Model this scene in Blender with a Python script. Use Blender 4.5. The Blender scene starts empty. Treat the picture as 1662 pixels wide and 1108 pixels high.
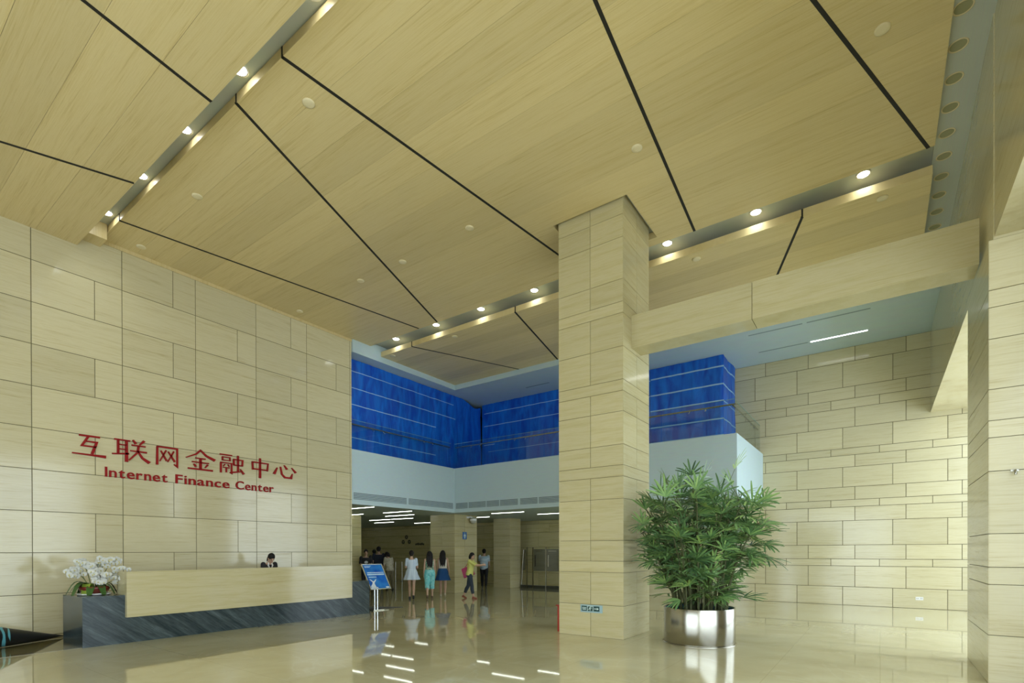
import bpy, bmesh, math, random
from mathutils import Vector, Matrix, Euler
random.seed(7)
C = bpy.context.scene.collection
SC = bpy.context.scene
PI = math.pi

# ------------------------------------------------------------------ camera
F_PX, CY, YAW, PITCH, ROLL = 837.2, 897.3, 0.61992, -0.00384, -0.00221
d = Vector((-math.sin(YAW)*math.cos(PITCH), math.cos(YAW)*math.cos(PITCH), math.sin(PITCH)))
r0 = Vector((math.cos(YAW), math.sin(YAW), 0)); u0 = r0.cross(d)
r = r0*math.cos(ROLL)+u0*math.sin(ROLL); u = -r0*math.sin(ROLL)+u0*math.cos(ROLL)
cam = bpy.data.cameras.new('camera'); co = bpy.data.objects.new('camera', cam); C.objects.link(co)
co.matrix_world = Matrix(((r.x, u.x, -d.x, 0), (r.y, u.y, -d.y, 0), (r.z, u.z, -d.z, 1.62), (0, 0, 0, 1)))
cam.sensor_fit = 'HORIZONTAL'; cam.sensor_width = 36; cam.lens = 36*F_PX/1662
cam.shift_y = (CY-554)/1662; cam.clip_start = .05; cam.clip_end = 200
SC.camera = co

# ------------------------------------------------------------------ world, exposure
w = bpy.data.worlds.new('daylight'); SC.world = w; w.use_nodes = True
bg = w.node_tree.nodes['Background']; bg.inputs[0].default_value = (.815, .945, 1.05, 1); bg.inputs[1].default_value = 2.9
SC.view_settings.view_transform = 'Standard'; SC.view_settings.look = 'None'
SC.view_settings.gamma = 1; SC.view_settings.use_curve_mapping = False
SC.view_settings.exposure = 0.84
SC.cycles.max_bounces = 10; SC.cycles.diffuse_bounces = 6; SC.cycles.glossy_bounces = 4
SC.cycles.transmission_bounces = 6; SC.cycles.caustics_reflective = False; SC.cycles.caustics_refractive = False
SC.cycles.sample_clamp_indirect = 8

# ------------------------------------------------------------------ materials
def newmat(name):
    m = bpy.data.materials.new(name); m.use_nodes = True
    return m, m.node_tree.nodes, m.node_tree.links, m.node_tree.nodes['Principled BSDF']

def plain(name, col, rough=.5, metal=0., emit=0., spec=.5):
    m, n, l, b = newmat(name)
    b.inputs['Base Color'].default_value = (*col, 1); b.inputs['Roughness'].default_value = rough
    b.inputs['Metallic'].default_value = metal; b.inputs['Specular IOR Level'].default_value = spec
    if emit:
        b.inputs['Emission Color'].default_value = (*col, 1); b.inputs['Emission Strength'].default_value = emit
    t = n.new('ShaderNodeTexNoise'); t.inputs['Scale'].default_value = 40
    mx = n.new('ShaderNodeMix'); mx.data_type = 'RGBA'; mx.blend_type = 'MULTIPLY'; mx.inputs[0].default_value = .12
    mx.inputs[6].default_value = (*col, 1); l.new(t.outputs['Color'], mx.inputs[7])
    if not emit: l.new(mx.outputs[2], b.inputs['Base Color'])
    return m

def stone(name, stops, scale, rough=.12, fine=(1.2, 1.2, 60), spec=.5, fineamt=.35, bump=0.):
    """streaky marble; the streaks run along the axes with the low scale"""
    m, n, l, b = newmat(name)
    g = n.new('ShaderNodeNewGeometry'); at = n.new('ShaderNodeAttribute'); at.attribute_name = 'rnd'
    cmb = n.new('ShaderNodeCombineXYZ')
    for i, k in enumerate((37., 23., 51.)):
        q = n.new('ShaderNodeMath'); q.operation = 'MULTIPLY'; q.inputs[1].default_value = k
        l.new(at.outputs['Fac'], q.inputs[0]); l.new(q.outputs[0], cmb.inputs[i])
    def noise(sc, detail, dist):
        v = n.new('ShaderNodeVectorMath'); v.operation = 'MULTIPLY'; v.inputs[1].default_value = sc
        l.new(g.outputs['Position'], v.inputs[0])
        a = n.new('ShaderNodeVectorMath'); a.operation = 'ADD'; l.new(v.outputs[0], a.inputs[0]); l.new(cmb.outputs[0], a.inputs[1])
        t = n.new('ShaderNodeTexNoise'); t.inputs['Scale'].default_value = 1; t.inputs['Detail'].default_value = detail
        t.inputs['Roughness'].default_value = .65; t.inputs['Distortion'].default_value = dist
        l.new(a.outputs[0], t.inputs['Vector']); return t
    t1 = noise(scale, 5, .4); t2 = noise(fine, 4, .2)
    mixf = n.new('ShaderNodeMix'); mixf.inputs[0].default_value = fineamt
    l.new(t1.outputs['Fac'], mixf.inputs[2]); l.new(t2.outputs['Fac'], mixf.inputs[3])
    rp = n.new('ShaderNodeValToRGB'); e = rp.color_ramp.elements
    e[0].position, e[0].color = stops[0][0], (*stops[0][1], 1); e[1].position, e[1].color = stops[-1][0], (*stops[-1][1], 1)
    for p, c in stops[1:-1]:
        x = e.new(p); x.color = (*c, 1)
    l.new(mixf.outputs[0], rp.inputs[0])
    hs = n.new('ShaderNodeHueSaturation'); l.new(rp.outputs[0], hs.inputs['Color'])
    mr = n.new('ShaderNodeMapRange'); mr.inputs[3].default_value = .93; mr.inputs[4].default_value = 1.06
    l.new(at.outputs['Fac'], mr.inputs[0]); l.new(mr.outputs[0], hs.inputs['Value'])
    l.new(hs.outputs[0], b.inputs['Base Color'])
    b.inputs['Roughness'].default_value = rough; b.inputs['Specular IOR Level'].default_value = spec
    if bump:
        bp = n.new('ShaderNodeBump'); bp.inputs['Strength'].default_value = bump; bp.inputs['Distance'].default_value = .01
        l.new(mixf.outputs[0], bp.inputs['Height']); l.new(bp.outputs[0], b.inputs['Normal'])
    return m

M = {}
M['marble'] = stone('travertine', [(.29, (.43, .355, .19)), (.44, (.56, .50, .31)), (.56, (.60, .545, .355)), (.72, (.50, .425, .23))], (.6, .6, 12), fine=(2.6, 2.6, 55), fineamt=.45)
M['marble_warm'] = stone('travertine_warm', [(.28, (.41, .34, .17)), (.44, (.49, .43, .235)), (.56, (.53, .475, .285)), (.74, (.46, .385, .19))], (.6, .6, 12), fine=(2.6, 2.6, 55), fineamt=.45)
M['marble_dark'] = stone('travertine_hall', [(.3, (.44, .37, .15)), (.44, (.62, .54, .26)), (.56, (.68, .60, .32)), (.72, (.56, .47, .20))], (.6, .6, 10), rough=.2, fine=(2., 2., 40), fineamt=.45)
M['ceil'] = stone('ceiling_veneer', [(.3, (.47, .35, .145)), (.44, (.63, .505, .245)), (.56, (.675, .555, .295)), (.72, (.555, .425, .185))], (.45, 12, .45), rough=.35, fine=(1.8, 75, 1.8), fineamt=.5, spec=.35)
M['joint'] = plain('joint', (.15, .13, .065), .8)
M['groove'] = plain('black_groove', (.012, .011, .008), .7)
M['soffit_grey'] = plain('grey_paint', (.52, .56, .52), .6)
M['white_paint'] = plain('white_paint', (.50, .63, .67), .55)
M['white'] = plain('white_enamel', (.8, .8, .78), .4)
M['floor'] = None
M['granite'] = stone('blue_grey_granite', [(.3, (.010, .016, .018)), (.45, (.030, .044, .048)), (.56, (.055, .076, .082)), (.72, (.13, .165, .17))], (1.4, 1.4, 1.4), rough=.16, fine=(9, 9, 9), fineamt=.4, spec=.25)
M['steel'] = plain('brushed_steel', (.42, .40, .34), .2, 1.)
M['chrome'] = plain('chrome', (.75, .78, .78), .15, 1.)
M['black'] = plain('black', (.015, .015, .016), .45)
M['red'] = plain('red_letter', (.30, .007, .007), .5, spec=.2)
M['redbox'] = plain('red_cabinet', (.45, .03, .02), .4)
M['lamp'] = plain('lamp_lens', (.95, 1, 1), .4, 0, 12.)
M['tube'] = plain('tube_light', (.95, 1, .88), .4, 0, 4.5)
M['led'] = plain('led_line', (1, 1, 1), .4, 0, 6.)
M['disc'] = plain('ceiling_disc', (.75, .66, .42), .5)
M['leaf'] = None

def granite_fix():
    nt = M['granite'].node_tree
    # diagonal veins: rotate the sampling position
    for nd in list(nt.nodes):
        if nd.type == 'VECT_MATH' and nd.operation == 'MULTIPLY':
            rot = nt.nodes.new('ShaderNodeVectorRotate'); rot.rotation_type = 'X_AXIS'; rot.inputs['Angle'].default_value = math.radians(38)
            src = nd.inputs[0].links[0].from_socket; nt.links.new(src, rot.inputs['Vector']); nt.links.new(rot.outputs[0], nd.inputs[0])
            nd.inputs[1].default_value = [nd.inputs[1].default_value[0], nd.inputs[1].default_value[1]*.5, nd.inputs[1].default_value[2]*5]
granite_fix()

def floor_surface(name, cols, rough):
    m, n, l, b = newmat(name)
    g = n.new('ShaderNodeNewGeometry')
    t = n.new('ShaderNodeTexNoise'); t.inputs['Scale'].default_value = .9; t.inputs['Detail'].default_value = 7; t.inputs['Distortion'].default_value = .8
    l.new(g.outputs['Position'], t.inputs['Vector'])
    rp = n.new('ShaderNodeValToRGB'); e = rp.color_ramp.elements
    e[0].position, e[0].color = .3, (*cols[0], 1); e[1].position, e[1].color = .7, (*cols[1], 1)
    l.new(t.outputs['Fac'], rp.inputs[0])
    # pale veins
    t2 = n.new('ShaderNodeTexNoise'); t2.inputs['Scale'].default_value = .55; t2.inputs['Detail'].default_value = 5; t2.inputs['Distortion'].default_value = 1.4
    l.new(g.outputs['Position'], t2.inputs['Vector'])
    r2 = n.new('ShaderNodeValToRGB'); q = r2.color_ramp.elements
    q[0].position, q[0].color = .49, (0, 0, 0, 1); q[1].position, q[1].color = .5, (1, 1, 1, 1); x = q.new(.512); x.color = (0, 0, 0, 1)
    l.new(t2.outputs['Fac'], r2.inputs[0])
    mx = n.new('ShaderNodeMix'); mx.data_type = 'RGBA'; l.new(rp.outputs[0], mx.inputs[6]); mx.inputs[7].default_value = (.75, .72, .58, 1)
    sc = n.new('ShaderNodeMath'); sc.operation = 'MULTIPLY'; sc.inputs[1].default_value = .16; l.new(r2.outputs[0], sc.inputs[0]); l.new(sc.outputs[0], mx.inputs[0])
    # slab joints
    br = n.new('ShaderNodeTexBrick'); br.inputs['Scale'].default_value = 1; br.offset = 0
    br.inputs['Brick Width'].default_value = 1.2; br.inputs['Row Height'].default_value = 1.2; br.inputs['Mortar Size'].default_value = .0025
    br.inputs['Color1'].default_value = br.inputs['Color2'].default_value = (1, 1, 1, 1); br.inputs['Mortar'].default_value = (.72, .7, .62, 1)
    l.new(g.outputs['Position'], br.inputs['Vector'])
    mm = n.new('ShaderNodeMix'); mm.data_type = 'RGBA'; mm.blend_type = 'MULTIPLY'; mm.inputs[0].default_value = 1
    l.new(mx.outputs[2], mm.inputs[6]); l.new(br.outputs['Color'], mm.inputs[7]); l.new(mm.outputs[2], b.inputs['Base Color'])
    b.inputs['Roughness'].default_value = rough; b.inputs['IOR'].default_value = 1.6
    b.inputs['Coat Weight'].default_value = .3; b.inputs['Coat Roughness'].default_value = .03
    return m
M['floor'] = floor_surface('polished_floor', ((.51, .455, .26), (.62, .575, .37)), .035)
M['floor_dark'] = floor_surface('polished_border', ((.16, .14, .06), (.22, .19, .09)), .06)

def glass_mat():
    m, n, l, b = newmat('clear_glass')
    n.remove(b)
    o = n['Material Output']; tr = n.new('ShaderNodeBsdfTransparent'); tr.inputs[0].default_value = (.95, .985, .97, 1)
    gl = n.new('ShaderNodeBsdfGlossy'); gl.inputs['Roughness'].default_value = .02
    lw = n.new('ShaderNodeLayerWeight'); lw.inputs['Blend'].default_value = .5
    pw = n.new('ShaderNodeMath'); pw.operation = 'POWER'; pw.inputs[1].default_value = 4; l.new(lw.outputs['Facing'], pw.inputs[0])
    fr = n.new('ShaderNodeMath'); fr.operation = 'MULTIPLY_ADD'; fr.inputs[1].default_value = .55; fr.inputs[2].default_value = .04; l.new(pw.outputs[0], fr.inputs[0])
    mx = n.new('ShaderNodeMixShader'); l.new(fr.outputs[0], mx.inputs[0]); l.new(tr.outputs[0], mx.inputs[1]); l.new(gl.outputs[0], mx.inputs[2])
    l.new(mx.outputs[0], o.inputs[0]); return m
M['glass'] = glass_mat()
M['glass_edge'] = plain('glass_edge', (.22, .42, .32), .2)

# ------------------------------------------------------------------ mesh helpers
class MB:
    def __init__(s): s.v, s.f, s.mi, s.rn, s.sm = [], [], [], [], []
    def add(s, vs, fs, mi=0, rn=0., smooth=False):
        o = len(s.v); s.v += [tuple(p) for p in vs]
        for f in fs:
            s.f.append([o+i for i in f]); s.mi.append(mi); s.rn.append(rn); s.sm.append(smooth)
    def box(s, a, b, mi=0, rn=0.):
        (x0, y0, z0), (x1, y1, z1) = a, b
        x0, x1 = sorted((x0, x1)); y0, y1 = sorted((y0, y1)); z0, z1 = sorted((z0, z1))
        s.add([(x0, y0, z0), (x1, y0, z0), (x1, y1, z0), (x0, y1, z0), (x0, y0, z1), (x1, y0, z1), (x1, y1, z1), (x0, y1, z1)],
              [(0, 3, 2, 1), (4, 5, 6, 7), (0, 1, 5, 4), (1, 2, 6, 5), (2, 3, 7, 6), (3, 0, 4, 7)], mi, rn)
    def obox(s, o, ax, ay, az, mi=0, rn=0.):
        """box from a corner and three edge vectors"""
        o, ax, ay, az = map(Vector, (o, ax, ay, az))
        p = [o, o+ax, o+ax+ay, o+ay]; p += [q+az for q in p]
        fs = [(0, 3, 2, 1), (4, 5, 6, 7), (0, 1, 5, 4), (1, 2, 6, 5), (2, 3, 7, 6), (3, 0, 4, 7)]
        if ax.cross(ay).dot(az) < 0: fs = [f[::-1] for f in fs]
        s.add(p, fs, mi, rn)
    def loft(s, rings, mi=0, caps=True, smooth=True, rn=0.):
        n = len(rings[0]); vs = [p for rg in rings for p in rg]; fs = []
        for k in range(len(rings)-1):
            for i in range(n):
                j = (i+1) % n; fs.append((k*n+i, k*n+j, (k+1)*n+j, (k+1)*n+i))
        s.add(vs, fs, mi, rn, smooth)
        if caps:
            s.add(rings[0], [tuple(range(n))[::-1]], mi, rn); s.add(rings[-1], [tuple(range(n))], mi, rn)
    def tube(s, pts, rad, n=10, mi=0, smooth=True, caps=True):
        pts = [Vector(p) for p in pts]
        if not isinstance(rad, (list, tuple)): rad = [rad]*len(pts)
        rings = []; ref = None
        for i, p in enumerate(pts):
            t = (pts[min(i+1, len(pts)-1)]-pts[max(i-1, 0)]).normalized()
            if ref is None: ref = Vector((0, 0, 1)) if abs(t.z) < .9 else Vector((1, 0, 0))
            a = t.cross(ref).normalized(); b = a.cross(t).normalized(); ref = b
            rings.append([p+(a*math.cos(2*PI*k/n)+b*math.sin(2*PI*k/n))*rad[i] for k in range(n)])
        rings = [rg[::-1] for rg in rings]
        s.loft(rings, mi, caps, smooth)
    def cyl(s, c, r_, z0, z1, n=32, mi=0, smooth=True, r2=None):
        r2 = r_ if r2 is None else r2
        s.loft([[(c[0]+q*math.cos(2*PI*k/n), c[1]+q*math.sin(2*PI*k/n), z) for k in range(n)] for q, z in ((r_, z0), (r2, z1))], mi, True, smooth)
    def ball(s, c, rad, mi=0, R=None, n=14, m_=9):
        if not isinstance(rad, (list, tuple)): rad = (rad,)*3
        c = Vector(c); rings = []
        for k in range(m_+1):
            th = PI*(k/m_); th = min(max(th, .02), PI-.02)
            rg = []
            for i in range(n):
                ph = 2*PI*i/n; p = Vector((rad[0]*math.sin(th)*math.cos(ph), rad[1]*math.sin(th)*math.sin(ph), -rad[2]*math.cos(th)))
                rg.append(c+(R @ p if R else p))
            rings.append(rg)
        s.loft(rings, mi, True, True)
    def build(s, name, mats, parent=None):
        me = bpy.data.meshes.new(name); me.from_pydata(s.v, [], s.f)
        if not isinstance(mats, (list, tuple)): mats = [mats]
        for m_ in mats: me.materials.append(m_)
        me.polygons.foreach_set('material_index', s.mi); me.polygons.foreach_set('use_smooth', s.sm)
        a = me.attributes.new('rnd', 'FLOAT', 'FACE'); a.data.foreach_set('value', s.rn)
        me.update()
        o = bpy.data.objects.new(name, me); C.objects.link(o)
        if parent: o.parent = parent; o.matrix_parent_inverse = parent.matrix_world.inverted() if parent.type == 'EMPTY' else Matrix()
        return o

def empty(name, loc, rz=0):
    o = bpy.data.objects.new(name, None); C.objects.link(o); o.empty_display_size = .2
    o.location = loc; o.rotation_euler = (0, 0, rz); o.matrix_world = Matrix.Translation(loc) @ Matrix.Rotation(rz, 4, 'Z')
    return o
def tag(o, label, cat, group=None):
    o['label'] = label; o['category'] = cat
    if group: o['group'] = group
    return o
def struct(o): o['kind'] = 'structure'; return o
def rnd(): return random.random()

def panels(mb, O, U, N, rows, gap=.012, th=.02, mi=0, ji=1, back=True):
    """stone slabs on the plane O + u*U + z*Z with normal N; a dark sheet behind shows in the joints"""
    O, U, N = Vector(O), Vector(U), Vector(N); Z = Vector((0, 0, 1))
    for z0, z1, us in rows:
        for a, b in zip(us[:-1], us[1:]):
            mb.obox(O+U*(a+gap/2)+Z*(z0+gap/2)-N*th, U*(b-a-gap), Z*(z1-z0-gap), N*th, mi, rnd())
    if back:
        zs = [q[0] for q in rows]+[q[1] for q in rows]; us = [x for q in rows for x in q[2]]
        a, b, z0, z1 = min(us), max(us), min(zs), max(zs)
        mb.obox(O+U*(a+.002)+Z*(z0+.001)-N*.03, U*(b-a-.004), Z*(z1-z0-.002), N*.022, ji)

def splits(a, b, joints): return [a]+[j for j in sorted(joints) if a+.03 < j < b-.03]+[b]

# ------------------------------------------------------------------ floor
mb = MB(); mb.box((-30.2, -6.2, -.2), (6, 21, 0)); floor = struct(mb.build('floor', M['floor']))
mb = MB(); mb.box((-12.95, -6, 0), (-10.98, 2.86, .003)); mb.box((-12.95, 2.86, 0), (-11.9, 9.0, .003))
struct(mb.build('trim_1', M['floor_dark']))

# ------------------------------------------------------------------ left wall
XL = -12.95
zc = [0, .04, .825, 1.61, 2.395, 3.18, 3.965, 4.747, 5.531, 6.316, 7.105, 7.93]
full = [2.651+1.427*k for k in range(-6, 6)]; stag = [3.612+1.425*k for k in range(-6, 5)]
rows = []
for i in range(len(zc)-1):
    # every column of slabs is cut once, in turn in the odd and even courses
    cut = [s for k, s in enumerate(stag) if (k+i) % 2 == 1]
    rows.append((zc[i], zc[i+1], splits(-6, 9.855, full+(cut if i > 0 else []))))
mb = MB(); panels(mb, (XL, 0, 0), (0, 1, 0), (1, 0, 0), rows, gap=.013)
mb.box((XL-.3, -6, 0), (XL-.02, 9.855, 8.2), 2); mb.box((XL-.02, -6, 7.93), (XL-.002, 9.855, 8.15), 2)
struct(mb.build('wall_left', [M['marble'], M['joint'], M['marble']]))
mb = MB(); mb.box((XL, 3.75, 7.925), (XL+.012, 9.855, 8.0)); struct(mb.build('trim_2', M['ceil']))

# ------------------------------------------------------------------ back wall, columns, beam
YB = 18.2
zb = [0, .547, 1.16, 1.369, 1.779, 2.5, 2.91, 3.118, 3.497, 4.086, 4.434, 4.643, 5.261, 5.825, 6.096, 6.455, 7.192, 7.62]
kinds = 'TMNMTMNMTMNTMNMTM'
J = {'T': [-3.302+1.197*k for k in range(-4, 6)], 'M': [-2.994+1.194*k for k in range(-4, 6)], 'N': [-2.399+1.19*k for k in range(-4, 6)]}
rows = [(zb[i], zb[i+1], splits(-7.5, 2.4, J[kinds[i]])) for i in range(len(kinds))]
mb = MB(); panels(mb, (0, YB, 0), (1, 0, 0), (0, -1, 0), rows, gap=.015)
mb.box((-7.5, YB+.025, 0), (2.6, YB+.4, 8.2), 1)
struct(mb.build('wall_back', [M['marble'], M['joint']]))

CZ = [0, .61, 1.22, 1.43, 1.815, 2.58, 2.985, 3.19, 3.567, 4.17, 4.54, 4.745, 5.35, 5.955, 6.16, 6.57, 7.33, 7.74, 8.14]
def column(name, x0, x1, y0, y1, zs, jx, jy, mat, sides='FRL'):
    mb = MB(); mb.box((x0+.02, y0+.02, zs[0]), (x1-.02, y1-.02, zs[-1]), 1)
    for sd in sides:
        O, U, N, a, b, jj = {'F': ((0, y0, 0), (1, 0, 0), (0, -1, 0), x0, x1, jx), 'R': ((x1, 0, 0), (0, 1, 0), (1, 0, 0), y0, y1, jy),
                             'L': ((x0, 0, 0), (0, 1, 0), (-1, 0, 0), y0, y1, jy), 'B': ((0, y1, 0), (1, 0, 0), (0, 1, 0), x0, x1, jx)}[sd]
        rows = [(p, q, [a, b] if (q-p < .25 or not jj) else [a, jj, b]) for p, q in zip(zs[:-1], zs[1:])]
        panels(mb, O, U, N, rows, gap=.008, back=False)
    return struct(mb.build(name, [mat, M['joint']]))
column('column', -5.15, -3.8, 8.81, 10.1, CZ, -4.46, 9.45, M['marble_warm'], 'FRLB')
PZ = [0, .588, 1.203, 1.413, 1.817, 2.574, 2.98, 3.187, 3.565, 4.173, 4.554, 4.763, 5.37]
column('pillar', 1.07, 2.35, 8.47, 10.31, PZ, None, None, M['marble'], 'FLB')

mb = MB(); mb.box((-3.8, 9.2, 5.42), (-1.72, 9.66, 6.03), 0, .3); mb.box((-1.712, 9.2, 5.42), (1.07, 9.66, 6.03), 0, .75)
mb.box((-1.73, 9.215, 5.435), (-1.70, 9.645, 6.015), 1)
struct(mb.build('beam', [M['marble_warm'], M['joint']]))

mb = MB()   # high wall carried over the glazed side
mb.box((2.37, 7.4, 0), (2.6, 8.47, 5.4), 0, .5)  # unseen solid bay, added to cut side light on the pillar
mb.box((1.12, -6, 5.4), (2.4, 8.47, 8.2), 0, .2); mb.box((1.12, 10.31, 5.4), (2.4, YB, 8.2), 0, .6); mb.box((1.11, 8.47, 5.37), (2.35, 10.31, 8.2), 0, .4)
struct(mb.build('wall_right', [M['marble']]))

# glazed side: slim mullions between floor and the high wall
mb = MB()
for y in [-6+1.6*k for k in range(10)]+[10.4, 12, 13.6, 15.2, 16.8, 18.1]: mb.box((2.25, y-.04, 0), (2.37, y+.04, 5.4))
for y0, y1 in ((-6, 8.47), (10.31, YB)):
    for z in (.05, 2.6, 5.36): mb.box((2.25, y0, z-.04), (2.37, y1, z+.04))
struct(mb.build('window_1', M['steel']))
mb = MB()
for x in [-9.55+1.7*k for k in range(7)]: mb.box((x-.05, -6.1, 0), (x+.05, -5.98, 4.3))
for z in (.05, 2.2, 4.26): mb.box((-9.6, -6.1, z-.04), (.7, -5.98, z+.04))
struct(mb.build('window_2', M['steel']))
mb = MB(); mb.box((-13.2, -6.3, 4.3), (2.4, -6, 8.2)); mb.box((-13.2, -6.3, 0), (-9.6, -6, 4.3)); mb.box((.7, -6.3, 0), (2.4, -6, 4.3)); struct(mb.build('wall_front', M['marble']))  # unseen rear wall, its opening sized to balance the daylight

# ------------------------------------------------------------------ ceiling: grey soffit with stepped veneer panels below
mb = MB(); mb.box((-13.3, -6.3, 8.15), (2.4, 14.6, 8.35)); ceiling = struct(mb.build('ceiling', M['soffit_grey']))
def ceiling_panel(z, th, rects, grooves, lipy):
    mb = MB()
    for x0, x1, y0, y1 in rects:
        n = max(1, round((y1-y0)/.62)); ys = [y0+(y1-y0)*k/n for k in range(n+1)]
        for a, b in zip(ys[:-1], ys[1:]): mb.box((x0, a+.0015, z), (x1, b-.0015, z+th), 0, rnd())
        mb.box((x0+.01, y0+.01, z+.02), (x1-.01, y1-.01, z+th-.01), 1)
    o = mb.build('ceiling_panel', [M['ceil'], M['joint']], ceiling)
    for (ax, ay), (bx, by) in grooves:
        g = MB(); a, b = Vector((ax, ay, z-.004)), Vector((bx, by, z-.004)); t = (b-a).normalized(); s = Vector((-t.y, t.x, 0))*.024
        g.obox(a-s, b-a, s*2, (0, 0, .02))
        if lipy: g.box((ax-.015, lipy-.004, z-.004), (ax+.015, lipy+.02, z+th))
        g.build('groove', M['groove'], o)
    return o
ceiling_panel(7.7, .13, [(-12.95, .7, -6, 3.34)], [((-6.5, -2.6), (-7.36, 3.34)), ((-12.6, -3.2), (-10.02, 3.33)), ((-1.5, -4), (-2.2, 3.3))], None)
hx0, hx1, hy0, hy1 = -5.24, -3.70, 8.745, 10.28
ceiling_panel(8.0, .13, [(-12.95, .7, 3.72, hy0), (-12.95, hx0, hy0, hy1), (hx1, .7, hy0, hy1), (-12.95, .7, hy1, 10.53)],
              [((-2.58, 3.72), (-3.02, 10.53)), ((-1.75, 3.72), (.62, 10.53)), ((-6.283, 3.72), (-5.637, 9.71)), ((-7.46, 3.72), (-10.04, 10.5)), ((-11.925, 3.72), (-10.76, 10.5))], 3.72)
ceiling_panel(7.8, .15, [(-12.9, .7, 10.94, 14.43)], [((-1.18, 10.94), (-2.43, 14.43)), ((-7.69, 10.94), (-8.474, 14.43)), ((-11.51, 10.94), (-10.0, 14.43))], 10.94)
mb = MB(); mb.box((-12.95, 3.36, 7.84), (-12.55, 3.71, 8.15), 0, .4); mb.build('end_block', M['ceil'], ceiling)

# white soffit over the balcony with its lip
ZS = 7.62
mb = MB(); mb.box((-14.5, 9.86, ZS), (-12.9, 18.6, ZS+.5)); mb.box((-12.9, 14.43, ZS), (1.12, YB, ZS+.5)); mb.box((-12.9, 14.43, ZS+.5), (1.12, 14.6, 8.15))
mb.box((-14.5, 9.56, 3.06), (-13.25, 9.86, 8.15))
struct(mb.build('ceiling_balcony', M['white_paint']))
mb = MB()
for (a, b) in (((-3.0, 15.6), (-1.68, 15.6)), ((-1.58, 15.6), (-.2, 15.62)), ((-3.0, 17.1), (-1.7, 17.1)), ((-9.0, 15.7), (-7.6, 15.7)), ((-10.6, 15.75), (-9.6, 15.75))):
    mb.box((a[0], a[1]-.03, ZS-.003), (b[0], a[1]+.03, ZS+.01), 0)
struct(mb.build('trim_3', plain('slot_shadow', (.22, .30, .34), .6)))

# ------------------------------------------------------------------ balcony parapet (white), slab, louvres
ZT, ZBt = 4.72, 3.06
FX, FY, RX = -13.0, 14.5, -3.07
M['grille_back'] = plain('grille_back', (.13, .17, .19), .6)
def parapet(name, boxes, grille):
    mb = MB()
    for a, b in boxes: mb.box(a, b, 0)
    o = struct(mb.build(name, M['white_paint']))
    for (a, b, axis) in grille:
        g = MB(); n = 4
        for k in range(n):
            z = ZBt+.17+k*.045
            if axis == 'y': g.box((FX+.004, a, z), (FX+.014, b, z+.018))
            else: g.box((a, FY-.014, z), (b, FY-.004, z+.018))
        if axis == 'y': g.box((FX-.01, a, ZBt+.15), (FX+.003, b, ZBt+.35), 1)
        else: g.box((a, FY-.003, ZBt+.15), (b, FY+.01, ZBt+.35), 1)
        g.build('louvre_grille', [M['white_paint'], M['grille_back']], o)
parapet('wall_balcony_left', [((FX-.15, 9.86, ZBt), (FX, FY+.15, ZT))], [(9.95, 12.1, 'y'), (12.2, 14.42, 'y')])
parapet('wall_balcony_back', [((FX, FY, ZBt), (RX, FY+.15, ZT))], [(-12.92, -12.35, 'x'), (-12.3, -11.5, 'x'), (-11.46, -10.9, 'x'), (-10.86, -10.1, 'x'), (-10.0, -9.3, 'x'), (-9.25, -7.2, 'x')])
parapet('wall_balcony_right', [((RX-.15, FY+.15, ZBt), (RX, YB, ZT))], [])
mb = MB(); mb.box((-30, 9.6, ZBt), (-13.15, 20.6, ZBt+.4)); mb.box((-13.15, FY+.15, ZBt), (RX-.15, 20.6, ZBt+.4))
struct(mb.build('ceiling_lower_hall', M['white_paint']))

# ------------------------------------------------------------------ lower hall
def hallrows(a, b, z1=3.06, step=1.3, ph=0.):
    zs = [0, .6, 1.2, 1.41, 1.8, 2.5, 2.9, z1]
    return [(p, q, splits(a, b, [a+ph+step*k+(.6 if i % 2 else 0) for k in range(40)])) for i, (p, q) in enumerate(zip(zs[:-1], zs[1:]))]
mb = MB(); panels(mb, (0, 20.5, 0), (1, 0, 0), (0, -1, 0), hallrows(-30, -7.5)); mb.box((-30, 20.53, 0), (-7.4, 20.8, 3.5), 1)
mb.box((-7.5, YB+.4, 0), (-7.3, 20.6, 3.4), 1)
struct(mb.build('wall_hall_back', [M['marble_dark'], M['joint']]))
mb = MB(); mb.box((-30.3, 9.4, 0), (-30, 20.6, 3.5), 0, .3); mb.box((-30, 9.3, 0), (-13.25, 9.6, 3.5), 0, .6)
struct(mb.build('wall_hall_left', M['marble_dark']))
hz = [0, .61, 1.22, 1.43, 1.81, 2.3, 2.58, 3.06]
column('hall_column', -14.65, -13.35, 14.9, 16.25, hz, -14.0, 15.5, M['marble_warm'], 'FRL')
column('hall_column', -14.0, -13.09, 18.2, 19.0, hz, None, None, M['marble_warm'], 'FRL')
column('hall_column', -18.3, -16.9, 12.0, 13.3, hz, None, None, M['marble_dark'], 'FRB')
mb = MB(); mb.box((-14.6, 9.86, 3.46), (-14.5, 18.5, 8.15)); mb.box((-14.5, 18.4, 3.46), (-7.5, 18.5, 8.15))  # unseen dark walls, added to keep sky light out behind the sheets
struct(mb.build('wall_upper_hall', M['joint']))

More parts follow.
